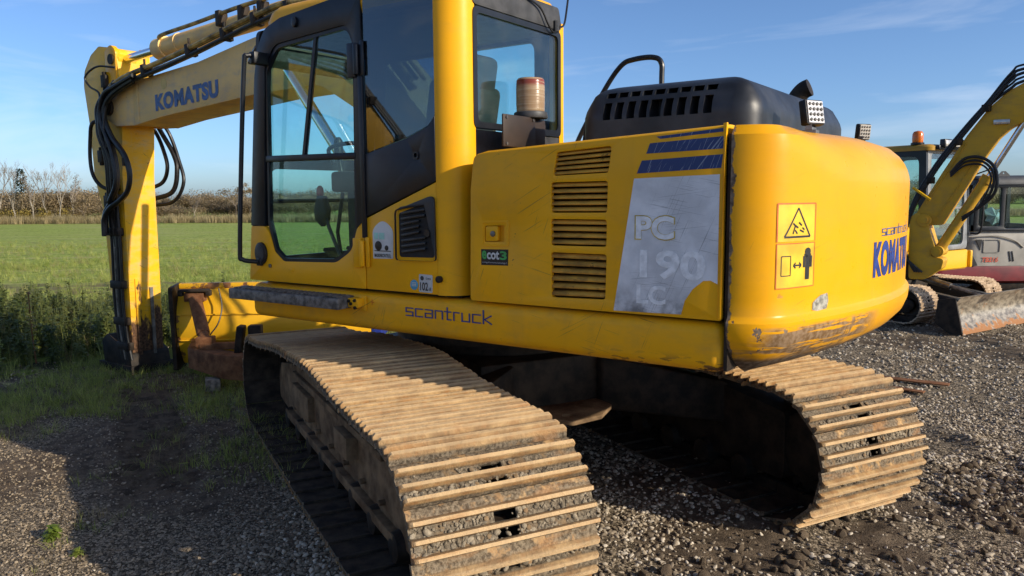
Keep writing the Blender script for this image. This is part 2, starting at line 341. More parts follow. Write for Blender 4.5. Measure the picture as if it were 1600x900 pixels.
def stroke_text(name, txt, mat, parent, fn, th=.13, gap=.36, lift=.0004, slices=1):
    """square outline lettering; fn(u in 0..1, v in x-heights, lift)"""
    x = 0; segs = []
    for ch in txt:
        wd, pl = STROKE[ch]
        for line in pl:
            for (p, q) in zip(line[:-1], line[1:]): segs.append((x+p[0], p[1], x+q[0], q[1]))
        x += wd+gap
    tot = x-gap; mb = MB()
    for i, (x0, y0, x1, y1) in enumerate(segs):
        d = Vector((x1-x0, y1-y0)); L = d.length; d /= L; nn = Vector((-d.y, d.x))*th/2; e = d*th/2; lf = lift*(1+(i % 4)); k = max(1, slices if abs(d.x) > .5 else 1)
        a, b = Vector((x0, y0))-e, Vector((x1, y1))+e; ring = []
        for j in range(k+1):
            c = a+(b-a)*j/k; ring.append((c-nn, c+nn))
        vs = [fn(p.x/tot, p.y, lf) for pr in ring for p in pr]; mb.add(vs, [(2*j, 2*j+2, 2*j+3, 2*j+1) for j in range(k)])
    me = bpy.data.meshes.new(name); me.from_pydata(mb.v, [], mb.f); me.materials.append(MAT[mat]); return obj(name, me, parent)

_vg = {}
def vnoise(x, y, sc, seed=0):
    """smooth value noise for arrays"""
    if seed not in _vg: _vg[seed] = np.random.RandomState(seed).rand(256, 256)
    G = _vg[seed]; x = np.asarray(x)*sc+100; y = np.asarray(y)*sc+100
    xi, yi = np.floor(x).astype(int), np.floor(y).astype(int); fx, fy = x-xi, y-yi; fx = fx*fx*(3-2*fx); fy = fy*fy*(3-2*fy)
    g = lambda a, b: G[a % 256, b % 256]
    return (g(xi, yi)*(1-fx)+g(xi+1, yi)*fx)*(1-fy)+(g(xi, yi+1)*(1-fx)+g(xi+1, yi+1)*fx)*fy
def sstep(x, a, b):
    t = np.clip((np.asarray(x)-a)/(b-a), 0, 1); return t*t*(3-2*t)

# ------------------------------------------------------------------ scatter of uncountable things
def scatter(name, P, rot, scl, idx, protos, label, cat, parent=None):
    """one object whose points carry small pieces (gravel, grass, weeds)"""
    me = bpy.data.meshes.new(name); me.vertices.add(len(P)); me.vertices.foreach_set('co', np.asarray(P, np.float32).ravel())
    for nm, ty, key, val in (('rot', 'FLOAT_VECTOR', 'vector', rot), ('scl', 'FLOAT_VECTOR', 'vector', scl), ('pick', 'INT', 'value', idx)):
        at = me.attributes.new(nm, ty, 'POINT'); at.data.foreach_set(key, np.asarray(val, np.int32 if ty == 'INT' else np.float32).ravel())
    o = obj(name, me, parent); c = bpy.data.collections.new(name+'_pieces')
    for i, m in enumerate(protos):
        q = bpy.data.objects.new('%s_piece_%02d' % (name, i), m); c.objects.link(q)
    ng = bpy.data.node_groups.new(name, 'GeometryNodeTree'); ng.interface.new_socket('Geometry', in_out='INPUT', socket_type='NodeSocketGeometry'); ng.interface.new_socket('Geometry', in_out='OUTPUT', socket_type='NodeSocketGeometry')
    gi, go = ng.nodes.new('NodeGroupInput'), ng.nodes.new('NodeGroupOutput'); ip = ng.nodes.new('GeometryNodeInstanceOnPoints'); ci = ng.nodes.new('GeometryNodeCollectionInfo')
    ci.inputs['Collection'].default_value = c; ci.inputs['Separate Children'].default_value = True; ci.inputs['Reset Children'].default_value = True
    def attr(nm, dt):
        a = ng.nodes.new('GeometryNodeInputNamedAttribute'); a.data_type = dt; a.inputs['Name'].default_value = nm; return a.outputs['Attribute']
    er = ng.nodes.new('FunctionNodeEulerToRotation'); L = ng.links.new
    L(gi.outputs[0], ip.inputs['Points']); L(ci.outputs[0], ip.inputs['Instance']); ip.inputs['Pick Instance'].default_value = True
    L(attr('pick', 'INT'), ip.inputs['Instance Index']); L(attr('rot', 'FLOAT_VECTOR'), er.inputs[0]); L(er.outputs[0], ip.inputs['Rotation']); L(attr('scl', 'FLOAT_VECTOR'), ip.inputs['Scale']); L(ip.outputs[0], go.inputs[0])
    md = o.modifiers.new('scatter', 'NODES'); md.node_group = ng
    return tag(o, label, cat, kind='stuff')

# ================================================================== THE SETTING
CX, CY, HEAD_H, HEAD_T = -0.0802, 5.3411, R(90)+0.9589, R(90)+0.4703      # main excavator: swing centre, heading of house and of tracks
def yard_edge(x, y):
    """signed distance (m, rough) into the gravel yard"""
    wob = (vnoise(x, y, .45, 5)-.5)*1.8+(vnoise(x, y, 1.7, 6)-.5)*.5
    left = (x+5.2)*.8+(5.0-y)*.50+1.2           # weeds to the left of the parked machine
    far = np.where(x < 0.6, 9.3-y+(x+3)*.2, 26-y)   # field begins behind it
    return np.minimum(np.minimum(left, far), 30)+wob*.5
def ground_h(x, y):
    x = np.asarray(x, float); y = np.asarray(y, float)
    h = .012+(vnoise(x, y, .8, 1)-.5)*.05+(vnoise(x, y, 3.1, 2)-.5)*.022+(vnoise(x, y, 9., 3)-.5)*.012
    # old track print, left of the machine
    p0, p1 = np.array((-3.45, 7.2)), np.array((-2.05, 4.4)); d = (p1-p0)/np.linalg.norm(p1-p0); t = (x-p0[0])*d[0]+(y-p0[1])*d[1]; s = (x-p0[0])*-d[1]+(y-p0[1])*d[0]
    inside = sstep(.24-np.abs(s), 0, .05)*sstep(t, -.1, .2)*sstep(3.2-t, 0, .6); h += inside*(-.035+.026*np.sin(t*2*math.pi/.13+np.abs(s)*6))
    # soft ruts and churned soil on the right
    m = sstep(vnoise(x, y, .6, 9), .45, .65)*sstep(x, 1.2, 2.2); h += m*(vnoise(x, y, 6.5, 11)-.5)*.05
    h -= .02*np.exp(-((x*.86+y*.5-5.1)/.25)**2)*sstep(x, 1.5, 2.5)
    return h*sstep(np.hypot(x, y), 0.3, 2.0)
def rut_mask(x, y):
    p0, p1 = np.array((-3.45, 7.2)), np.array((-2.05, 4.4)); d = (p1-p0)/np.linalg.norm(p1-p0); t = (x-p0[0])*d[0]+(y-p0[1])*d[1]; s = (x-p0[0])*-d[1]+(y-p0[1])*d[0]
    return sstep(.26-np.abs(s), 0, .08)*sstep(t, -.1, .2)*sstep(3.2-t, 0, .8)
def soil_mask(x, y):      # 1 = bare dark soil, 0 = stones
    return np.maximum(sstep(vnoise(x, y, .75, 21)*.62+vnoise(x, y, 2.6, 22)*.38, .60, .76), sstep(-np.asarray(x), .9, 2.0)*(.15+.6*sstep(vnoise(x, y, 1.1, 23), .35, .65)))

def field_mat():
    n = N('field_grass', .9, 0, .15); big = n.noise(.22, 5, .6, n.map((1, .55, 1))); fine = n.noise(7, 8, .7, n.map((1, .5, 1)))
    streak = n.noise(1.1, 5, .6, n.map((.12, 1.2, 1)))
    g = n.ramp(fine, .3, .72, (.18, .24, .035), (.42, .48, .11))
    g = n.mix(n.math('MULTIPLY', n.ramp(big, .45, .68), .45), g, (.36, .37, .11)); g = n.mix(n.math('MULTIPLY', n.ramp(streak, .50, .66), .7), g, (.42, .39, .16))
    g = n.mix(n.math('MULTIPLY', n.ramp(n.noise(.9, 4, .7, n.map((.5, 1.6, 1))), .50, .66), .45), g, (.16, .22, .035))
    y = n.xyz()[1]
    strip = n.math('MULTIPLY', n.ramp(n.math('ADD', y, n.math('MULTIPLY', n.noise(.8, 5), 3.0)), 16.2, 17.0), n.ramp(n.math('ADD', y, n.math('MULTIPLY', n.noise(.9, 5), 3.0)), 18.9, 17.9))
    strip = n.math('MULTIPLY', strip, n.ramp(n.noise(1.4, 6, .65), .36, .52)); g = n.mix(n.math('MULTIPLY', strip, .8), g, (.16, .12, .07))
    near = n.ramp(y, 12.6, 10.8); g = n.mix(n.math('MULTIPLY', near, n.ramp(n.noise(2.0, 6), .34, .55)), g, (.07, .065, .035))
    n.col(g); n.bump(n.noise(16, 8, .75), .9, .05); return n.m
mb = MB(); NX = 60; xs = np.concatenate([-np.geomspace(1500, 12, 14), np.linspace(-10, 16, 14), np.geomspace(20, 1500, 13)]); ys = np.concatenate([-np.geomspace(600, 8, 8), np.linspace(-5, 30, 14), np.geomspace(36, 2500, 16)])
mb.add([(x, y, -.05+(.25*math.sin(y*.06+x*.03)*min(1, max(0, (y-24)/40)))*.3) for y in ys for x in xs], [(j*len(xs)+i, j*len(xs)+i+1, (j+1)*len(xs)+i+1, (j+1)*len(xs)+i) for j in range(len(ys)-1) for i in range(len(xs)-1)])
tag(mb.build('field', field_mat()), 'flat green grass field stretching to the hedgerow', 'field', kind='structure')

def yard_mat():
    n = N('gravel_yard', .95, 0, .2)
    fine = n.vor(70, out=1); sep = n.node('ShaderNodeSeparateColor'); n.link(fine, sep.inputs[0])
    at = n.node('ShaderNodeAttribute'); at.attribute_name = 'soil'; soil = at.outputs['Fac']
    st = n.ramp(sep.outputs[0], .1, .9, (.09, .07, .046), (.40, .32, .22))
    so = n.ramp(n.noise(9, 8, .7), .3, .7, (.065, .048, .033), (.20, .15, .10))
    gap = n.ramp(n.vor(70, feat='DISTANCE_TO_EDGE'), 0, .12)
    st = n.mix(gap, (.03, .023, .016), st)
    n.col(n.mix(n.ramp(n.math('ADD', soil, n.math('MULTIPLY', n.math('SUBTRACT', n.noise(14, 5), .5), .7)), .30, .70), st, so))
    n.bump(n.math('ADD', n.math('MULTIPLY', gap, .6), n.noise(30, 8, .7)), .8, .012); return n.m
def axis(a, b, c, d, fine, coarse): return np.concatenate([np.arange(a, b, coarse), np.arange(b, c, fine), np.arange(c, d+.01, coarse)])
gx = axis(-14, -5.5, 7, 40, .05, .5); gy = axis(-28, 2.0, 12.0, 30, .05, .5); X, Y = np.meshgrid(gx, gy); H = ground_h(X, Y); E_ = yard_edge(X, Y); H = H-.10*sstep(-E_, -.15, .6)
me = bpy.data.meshes.new('gravel_yard'); nx, ny = len(gx), len(gy); ii = (np.arange(ny-1)[:, None]*nx+np.arange(nx-1)[None]).ravel()
me.from_pydata(np.stack([X.ravel(), Y.ravel(), H.ravel()], 1).tolist(), [], np.stack([ii, ii+1, ii+1+nx, ii+nx], 1).tolist())
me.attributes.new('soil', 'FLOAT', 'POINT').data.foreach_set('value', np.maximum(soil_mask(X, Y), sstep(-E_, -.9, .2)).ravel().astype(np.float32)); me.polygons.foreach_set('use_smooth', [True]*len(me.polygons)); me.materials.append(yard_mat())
tag(obj('gravel_yard', me), 'gravel and bare soil yard the machines stand on', 'ground', kind='structure')

# ------------------------------------------------------------------ gravel stones
def stone_mat():
    n = N('gravel_stone', .85, 0, .3); oi = n.node('ShaderNodeObjectInfo'); r = oi.outputs['Random']
    c = n.node('ShaderNodeValToRGB'); el = c.color_ramp.elements; el[0].color = (.11, .085, .058, 1); el[1].color = (.66, .58, .46, 1)
    for p, q in ((.3, (.24, .19, .13)), (.55, (.42, .345, .245)), (.8, (.56, .485, .375))): e = el.new(p); e.color = (*q, 1)
    n.link(r, c.inputs[0]); n.col(n.mix(n.math('MULTIPLY', n.ramp(n.noise(30, 6), .4, .7), .4), c.outputs[0], (.10, .075, .05))); return n.m
STONE = stone_mat(); stones = []
for k in range(7):
    bm = bmesh.new(); bmesh.ops.create_icosphere(bm, subdivisions=2 if k < 4 else 1, radius=1); rs = random.Random(k); cuts = [(Vector((rs.uniform(-1, 1), rs.uniform(-1, 1), rs.uniform(-1, 1))).normalized(), rs.uniform(.62, .9)) for _ in range(7)]
    for v in bm.verts:
        for nn, d in cuts:
            e = v.co.dot(nn)-d
            if e > 0: v.co -= nn*e*.9
        v.co *= rs.uniform(.94, 1.06); v.co.x *= 1.15; v.co.z *= .72
    me = bpy.data.meshes.new('stone'); bm.to_mesh(me); bm.free(); me.polygons.foreach_set('use_smooth', [True]*len(me.polygons)); me.set_sharp_from_angle(angle=R(28)); me.materials.append(STONE); stones.append(me)
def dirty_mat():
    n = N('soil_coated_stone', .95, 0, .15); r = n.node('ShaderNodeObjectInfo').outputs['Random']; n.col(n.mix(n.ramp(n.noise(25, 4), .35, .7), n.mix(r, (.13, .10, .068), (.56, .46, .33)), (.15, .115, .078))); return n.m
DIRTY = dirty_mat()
for m in stones[:7]: q = m.copy(); q.materials.clear(); q.materials.append(DIRTY); stones.append(q)
rs = np.random.RandomState(4); P, S = [], []
for y0, y1, dens, r0, r1 in ((2.2, 4.5, 2300, .0055, .0165), (4.5, 6.5, 1500, .0065, .018), (6.5, 9, 480, .010, .022), (9, 13, 230, .012, .026), (13, 18, 90, .016, .03)):
    xa, xb = max(-6.5, -.95*y1-.5), min(11, .95*y1+.8); m = int((xb-xa)*(y1-y0)*dens); x = rs.uniform(xa, xb, m); y = rs.uniform(y0, y1, m)
    keep = (np.abs(x) < .92*y+.6) & (rs.rand(m) < (1-.5*soil_mask(x, y))) & (yard_edge(x, y) > .1-rs.rand(m)*.7) & (rs.rand(m) > .85*rut_mask(x, y)) & (rs.rand(m) < .25+.75*sstep(vnoise(x, y, 1.3, 31), .2, .5))
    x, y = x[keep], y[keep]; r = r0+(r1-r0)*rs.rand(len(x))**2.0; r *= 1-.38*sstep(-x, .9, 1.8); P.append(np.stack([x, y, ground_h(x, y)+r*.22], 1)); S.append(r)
P = np.concatenate(P); S = np.concatenate(S); m = len(P)
scl = np.stack([S*rs.uniform(.8, 1.3, m), S*rs.uniform(.7, 1.1, m), S*rs.uniform(.6, 1.0, m)], 1); rot = np.stack([rs.normal(0, .35, m), rs.normal(0, .35, m), rs.uniform(0, 6.28, m)], 1)
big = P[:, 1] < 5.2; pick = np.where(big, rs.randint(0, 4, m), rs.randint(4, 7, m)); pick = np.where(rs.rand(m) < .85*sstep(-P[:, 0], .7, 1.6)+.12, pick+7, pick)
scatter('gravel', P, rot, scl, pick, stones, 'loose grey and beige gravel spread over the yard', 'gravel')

SOIL = earth('soil_clod', (.05, .036, .024), (.17, .125, .08), 20, .5, .004); clods = []
for m in stones[:4]: q = m.copy(); q.materials.clear(); q.materials.append(SOIL); clods.append(q)
rs = np.random.RandomState(14); x = rs.uniform(.6, 4.4, 5200); y = rs.uniform(2.4, 5.6, 5200); k = rs.rand(5200) < np.exp(-((x*.45-y*.89+2.55)/.45)**2)*(.15+.85*sstep(vnoise(x, y, 2.2, 61), .35, .6)); x, y = x[k], y[k]; m = len(x); r = .006+.030*rs.rand(m)**2.6
scatter('soil_clods', np.stack([x, y, ground_h(x, y)+r*.3], 1), np.stack([rs.normal(0, .6, m), rs.normal(0, .6, m), rs.uniform(0, 6.28, m)], 1), np.stack([r*rs.uniform(.8, 1.3, m), r*rs.uniform(.8, 1.2, m), r*rs.uniform(.7, 1.1, m)], 1), rs.randint(0, 4, m), clods, 'churned dark soil clods behind the tracks', 'soil')

# ------------------------------------------------------------------ grass, weeds
def leaf_mat(name, c0, c1, trans=.35):
    n = N(name, .6, 0, .3); r = n.node('ShaderNodeObjectInfo').outputs['Random']; n.col(n.mix(r, c0, c1)); n.b.inputs['Subsurface Weight'].default_value = 0.0
    t = n.t; tl = t.nodes.new('ShaderNodeBsdfTranslucent'); n.val(tl.inputs[0], n.mix(r, c0, c1)); mxs = t.nodes.new('ShaderNodeMixShader'); mxs.inputs[0].default_value = trans
    out = t.nodes['Material Output']; t.links.new(n.b.outputs[0], mxs.inputs[1]); t.links.new(tl.outputs[0], mxs.inputs[2]); t.links.new(mxs.outputs[0], out.inputs[0]); return n.m
MAT['grass'] = leaf_mat('grass_blade', (.18, .24, .035), (.46, .48, .13)); MAT['straw'] = leaf_mat('dry_straw', (.26, .20, .09), (.42, .33, .17)); MAT['weed'] = leaf_mat('weed_leaf', (.07, .10, .022), (.19, .21, .06)); MAT['weedbright'] = leaf_mat('fresh_leaf', (.15, .21, .03), (.26, .31, .06)); MAT['dock'] = leaf_mat('dock_seed', (.16, .06, .025), (.28, .12, .05), .1)
def blade(mb, base, d, h, wd, bend, seg=3):
    d = Vector(d).normalized(); sd = Vector((-d.y, d.x, 0)); L = []
    for k in range(seg+1):
        t = k/seg; p = Vector(base)+d*bend*t*t+Vector((0, 0, h*(t-.18*t*t))); L += [p-sd*wd*(1-t*.9)/2, p+sd*wd*(1-t*.9)/2]
    mb.add(L, [(2*k, 2*k+1, 2*k+3, 2*k+2) for k in range(seg)])
def tuft(seed, n, h, spread, wd, mat, bend=.6):
    r = random.Random(seed); mb = MB()
    for _ in range(n):
        a = r.uniform(0, 6.28); q = r.uniform(0, spread); hh = h*r.uniform(.45, 1.1); blade(mb, (math.cos(a)*q, math.sin(a)*q, -.01), (math.cos(a+r.uniform(-.6, .6)), math.sin(a+r.uniform(-.6, .6)), 0), hh, wd, hh*r.uniform(.1, bend))
    return mb.mesh('tuft', mat, smooth=False)
def leaf(mb, p, d, L, wd, droop=.3):
    d = Vector(d).normalized(); sd = d.cross(Vector((0, 0, 1))); sd = sd.normalized() if sd.length > .01 else Vector((1, 0, 0)); p = Vector(p); q = [p, p+d*L*.35+sd*wd/2-Vector((0, 0, droop*L*.1)), p+d*L*.35-sd*wd/2-Vector((0, 0, droop*L*.1)), p+d*L*.75+sd*wd*.36-Vector((0, 0, droop*L*.4)), p+d*L*.75-sd*wd*.36-Vector((0, 0, droop*L*.4)), p+d*L-Vector((0, 0, droop*L*.8))]
    mb.add(q, [(0, 2, 1), (1, 2, 4, 3), (3, 4, 5)])
def weed(seed, h, nl, L, mat, stems=3):
    r = random.Random(seed); mb = MB()
    for _ in range(stems):
        a = r.uniform(0, 6.28); lean = r.uniform(0, .25)*h; hh = h*r.uniform(.6, 1.1); top = Vector((math.cos(a)*lean, math.sin(a)*lean, hh)); mb.tube([(0, 0, -.02), top*.5+Vector((0, 0, .05*h)), top], [.005, .004, .002], 4, False)
        for k in range(nl):
            t = r.uniform(.08, 1); b = r.uniform(0, 6.28); leaf(mb, top*t, (math.cos(b), math.sin(b), r.uniform(-.1, .6)), L*r.uniform(.5, 1.1)*(1.15-.5*t), L*r.uniform(.25, .5), r.uniform(.1, .7))
    return mb.mesh('weed', mat, smooth=False)
def place(name, x, y, smin, smax, protos, label, cat, seed, z=None):
    r = np.random.RandomState(seed); m = len(x); z = ground_h(x, y)*sstep(yard_edge(x, y), -.3, .2)-.012-.03*sstep(-yard_edge(x, y), -.1, .3) if z is None else np.full(m, z); s = r.uniform(smin, smax, m)
    return scatter(name, np.stack([x, y, z], 1), np.stack([r.normal(0, .08, m), r.normal(0, .08, m), r.uniform(0, 6.28, m)], 1), np.stack([s, s, s*r.uniform(.8, 1.2, m)], 1), r.randint(0, len(protos), m), protos, label, cat)
rs = np.random.RandomState(8)
def region(xa, xb, ya, yb, n, f):
    x = rs.uniform(xa, xb, n); y = rs.uniform(ya, yb, n); k = f(x, y) > rs.rand(n); return x[k], y[k]
gp = [tuft(i, 16, .16, .10, .006, 'grass', .9) for i in range(4)]+[tuft(20+i, 12, .20, .09, .004, 'straw', .9) for i in range(1)]
x, y = region(-26, 4, 9, 34, 60000, lambda x, y: (np.abs(x+.42*y) < .42*y)*(yard_edge(x, y) < -.1)*np.clip(1.3-y/26, .12, 1)*(.35+.65*sstep(vnoise(x, y, .35, 41), .3, .6))*(1-.75*((y > 15.6) & (y < 17.2))))
place('field_grass', x, y, .7, 1.35, gp, 'short green grass tufts at the near end of the field', 'grass', 1, -.05)
x, y = region(-8, -1.2, 2.8, 9, 16000, lambda x, y: sstep(-yard_edge(x, y), -2.2, .2)*(.04+.96*sstep(vnoise(x, y, 1.5, 43), .42, .62))*.8)
place('yard_grass', x, y, .35, .9, gp, 'thin grass growing through the gravel edge at the left', 'grass', 2)
wp = [weed(i, .42, 24, .095, 'weed', 5) for i in range(4)]+[tuft(40, 26, .42, .12, .006, 'grass', .7), tuft(43, 24, .36, .12, .006, 'grass', .8), weed(62, .5, 20, .085, 'weed', 4), tuft(41, 12, .55, .08, .004, 'straw', .6)]
x, y = region(-13, -3.0, 5.6, 12.6, 7500, lambda x, y: sstep(-yard_edge(x, y), -.2, .9)*sstep(12.4-y, 0, 1.2)*(.25+.75*sstep(vnoise(x, y, .9, 44), .3, .55)))
place('weeds', x, y, .55, 1.15, wp, 'tangle of dark green weeds along the field edge', 'weeds', 3)
x, y = region(-4.9, -1.4, 4.3, 9.5, 5200, lambda x, y: sstep(vnoise(x, y, 1.2, 45)+.35*sstep(y, 5.2, 7.0), .50, .78)*(1-.9*rut_mask(x, y))*sstep(y, 4.2, 6.0))
place('shade_grass', x, y, .3, .95, gp[:4], 'green grass around the blade in the shade', 'grass', 4)
ep = [tuft(80+i, 14, .15, .07, .005, 'grass', 1.0) for i in range(2)]+[tuft(84+i, 16, .14, .08, .004, 'straw', 1.1) for i in range(3)]
x, y = region(-5.2, -2.0, 3.2, 6.0, 2600, lambda x, y: sstep(vnoise(x, y, 1.9, 47), .50, .70)*sstep(-x, 2.0, 2.7)*.9)
place('edge_grass', x, y, .3, .8, ep, 'dry yellowish grass tufts in the sunlit gravel at the lower left', 'grass', 9)
def small_plant(name, x, y, me_list, label, cat='plant'):
    e = empty(name, (x, y, float(ground_h(x, y))-.01), random.uniform(0, 6))
    for pn, m in me_list:
        q = obj(pn, m, e)
        if pn in ('seed_head', 'leaves'): q['kind'] = 'stuff'
    return tag(e, label, cat)
small_plant('weed_plant', -2.42, 3.92, [('leaves', weed(91, .08, 20, .06, 'weedbright', 6))], 'bright green leafy weed at the edge of the machine shadow')
small_plant('weed_plant', -2.18, 3.72, [('leaves', weed(92, .05, 12, .045, 'weedbright', 5))], 'smaller fresh weed in the gravel beside the leafy one')
dk = MB(); dk.tube([(0, 0, 0), (.02, .01, .4), (.0, .03, .78)], [.008, .006, .003], 5)
sd = MB(); r_ = random.Random(5)
for k in range(130):
    t = r_.uniform(.45, 1); a = r_.uniform(0, 6.28); q = r_.uniform(.005, .05)*(1.25-t); leaf(sd, (.01+math.cos(a)*q, .02+math.sin(a)*q, .78*t), (math.cos(a), math.sin(a), .5), .03, .018)
small_plant('dock_plant', -5.15, 8.3, [('stem', dk.mesh('stem', 'dock')), ('seed_head', sd.mesh('seed_head', 'dock', smooth=False))], 'tall rust brown dock stalk standing in the weeds')

# ------------------------------------------------------------------ hedgerow and trees
MAT['bark'] = earth('pale_bark', (.16, .135, .10), (.42, .37, .29), 6, .3, .02); MAT['barkd'] = earth('dark_bark', (.05, .04, .03), (.14, .11, .08), 6, .3, .02)
MAT['twig'] = leaf_mat('twig', (.20, .16, .125), (.38, .31, .25), .1); MAT['brownleaf'] = leaf_mat('brown_leaf', (.22, .165, .09), (.42, .32, .18), .3); MAT['conifer'] = leaf_mat('conifer_needles', (.02, .035, .014), (.05, .07, .025), .1)
MAT['gorse'] = leaf_mat('yellow_brown_bush', (.24, .18, .04), (.46, .34, .08), .3); MAT['reed'] = leaf_mat('dry_reeds', (.24, .19, .09), (.46, .37, .20), .3)
def tree_meshes(seed, h, bark='bark', leaves=None, nleaf=0, spread=.55, fork=.35, depth=5, twig_r=.018):
    r = random.Random(seed); tk, cw = MB(), MB(); tips = []
    def grow(p, d, L, rad, lv):
        q = p+d*L; mid = p+d*L*.5+Vector((r.uniform(-1, 1), r.uniform(-1, 1), 0))*L*.07; mb = tk if lv <= 1 else cw; mb.tube([p, mid, q], [rad, rad*.85, rad*.68], 5 if lv < 2 else 3, False)
        if lv >= depth: tips.append((p, q)); return
        for k in range(r.choice((2, 3, 3)) if lv else 3):
            a = r.uniform(0, 6.28); sd = Vector((math.cos(a), math.sin(a), 0)); nd = (d+sd*spread*r.uniform(.5, 1.3)+Vector((0, 0, .18))).normalized(); grow(p+d*L*r.uniform(.62, 1.0) if k else q, nd, L*r.uniform(.60, .82), max(twig_r*.45, rad*.58), lv+1)
    grow(Vector((0, 0, -.1)), Vector((r.uniform(-.1, .1), r.uniform(-.1, .1), 1)).normalized(), h*fork, h*.0125, 0)
    if leaves:
        lm = MB()
        for _ in range(nleaf):
            p, q = r.choice(tips); c = p.lerp(q, r.random())+Vector((r.gauss(0, .12), r.gauss(0, .12), r.gauss(0, .12))); leaf(lm, c, (r.uniform(-1, 1), r.uniform(-1, 1), r.uniform(-.6, .4)), r.uniform(.10, .22), r.uniform(.07, .14))
        return tk.mesh('trunk', bark), cw.mesh('crown', 'twig', smooth=False), lm.mesh('foliage', leaves, smooth=False)
    return tk.mesh('trunk', bark), cw.mesh('crown', 'twig', smooth=False), None
def conifer_meshes(seed, h):
    r = random.Random(seed); tk = MB(); tk.tube([(0, 0, -.1), (0, 0, h)], [h*.018, .02], 6, False); lm = MB()
    for k in range(900):
        t = r.uniform(.12, 1); a = r.uniform(0, 6.28); R_ = (1-t)*h*.30*r.uniform(.35, 1.0)+.1; c = Vector((math.cos(a)*R_, math.sin(a)*R_, h*t-R_*.25+r.gauss(0, .12))); leaf(lm, c, (math.cos(a), math.sin(a), r.uniform(-.4, .3)), r.uniform(.3, .6), r.uniform(.12, .25))
    return tk.mesh('trunk', 'barkd'), None, lm.mesh('foliage', 'conifer', smooth=False)
def bush_mesh(seed, w_, h, mat, n=1500, lsz=.2):
    r = random.Random(seed); lm = MB(); blobs = [(r.uniform(-w_/2, w_/2), r.uniform(-w_*.3, w_*.3), r.uniform(.2, .62)*h, r.uniform(.25, .5)*h) for _ in range(int(5+w_))]
    for _ in range(n):
        bx, by, bz, br = r.choice(blobs); d = Vector((r.gauss(0, 1), r.gauss(0, 1), r.gauss(0, 1))).normalized()*br*r.random()**.45; p = Vector((bx, by, bz))+d
        if p.z < 0: p.z = r.uniform(0, .3)
        leaf(lm, p, (r.uniform(-1, 1), r.uniform(-1, 1), r.uniform(-.5, .9)), lsz*r.uniform(.5, 1.3), lsz*r.uniform(.25, .6))
    return lm.mesh('foliage', mat, smooth=False)
def tree_at(name, x, y, meshes, label, rz, s=1.0, group='trees of the hedgerow'):
    e = empty(name, (x, y, 0), rz); s *= .72; e.scale = (s, s, s)
    for pn, m in zip(('trunk', 'crown', 'foliage'), meshes):
        if m: obj(pn, m, e)
    return tag(e, label, 'tree', group)
tA = tree_meshes(1, 6.6, 'bark', None, 0, .50, .34); tB = tree_meshes(2, 6.2, 'bark', None, 0, .42, .38); tC = tree_meshes(3, 6.4, 'bark', 'brownleaf', 260, .55, .30); tD = tree_meshes(4, 5.6, 'barkd', 'brownleaf', 1500, .7, .24); tE = tree_meshes(6, 3.6, 'bark', None, 0, .5, .30, 4); tF = tree_meshes(9, 6.2, 'barkd', 'brownleaf', 900, .72, .22)
def wx(px, d): return (px-800)/FPX*d       # tree spots read off along the hedgerow, in metres
tree_at('birch_tree', wx(4, 64), 64, tB, 'leafless pale birch at the left end of the hedgerow', .4, 1.0)
tree_at('birch_tree', wx(28, 62), 62, tA, 'slender bare birch beside the dark conifer', 1.2, 1.0)
tree_at('birch_tree', wx(57, 62), 62, tC, 'tall forked birch in front of the brown thicket', 2.2, .98)
tree_at('birch_tree', wx(77, 66), 66, tB, 'thin straight birch between two forked birches', 3.3, .95)
tree_at('birch_tree', wx(98, 64), 64, tA, 'leaning birch with a wide upper fork', 4.1, .98)
tree_at('oak_tree', wx(136, 61), 61, tD, 'low spreading brown leaved tree behind the dipper arm', .7, .72)
tree_at('birch_tree', wx(118, 70), 70, tC, 'grey birch half hidden behind the brown thicket', 5.0, 1.0)
tree_at('conifer_tree', wx(41, 74), 74, conifer_meshes(5, 6.6), 'dark green conifer among the bare birches', 0, 1.0)
tree_at('birch_tree', wx(306, 62), 62, tE, 'small leafless sapling alone in the meadow gap', .4, 1.0)
tree_at('oak_tree', wx(372, 63), 63, tF, 'spreading brown tree beside the cab grab rail', 1.9, 1.0)
tree_at('oak_tree', wx(392, 70), 70, tD, 'brown tree partly behind the front of the cab', 2.9, 1.05)
tree_at('oak_tree', wx(240, 66), 66, tD, 'brown leaved tree behind the hose loops', 3.9, .75)
tree_at('oak_tree', wx(470, 75), 75, tF, 'rounded tree seen through the cab door glass', .9, .55)
bushes = [bush_mesh(i, 6, 2.6, 'brownleaf', 9000, .19) for i in range(3)]
k = 0; rr = random.Random(3)
BUSH = ['russet thicket at the far left behind the birches', 'russet thicket behind the slender birch', 'russet thicket behind the tall forked birch', 'russet thicket behind the straight birch', 'russet thicket left of the dipper arm', 'russet thicket just behind the dipper arm', 'russet thicket between the arm and the hose loops', 'russet thicket left of the lone sapling', 'russet thicket right of the lone sapling', 'russet thicket by the cab grab rail', 'russet thicket seen first through the door glass', 'russet thicket seen further right through the door glass']
for px in (2, 36, 70, 100, 132, 165, 222, 278, 335, 385, 440, 505):
    d = rr.uniform(70, 78); e = empty('bush', (wx(px, d), d, 0), rr.uniform(-.4, .4)); hs = {2: .8, 36: .95, 70: 1.1, 100: 1.15, 132: 1.1}.get(px, rr.uniform(.45, .65)); e.scale = (1.0, 1, hs); obj('foliage', bushes[k % 3], e); tag(e, BUSH[k], 'bush', 'thickets of the hedgerow'); k += 1
gb = [bush_mesh(30+i, 4, 1.15, 'gorse', 1200, .22) for i in range(2)]
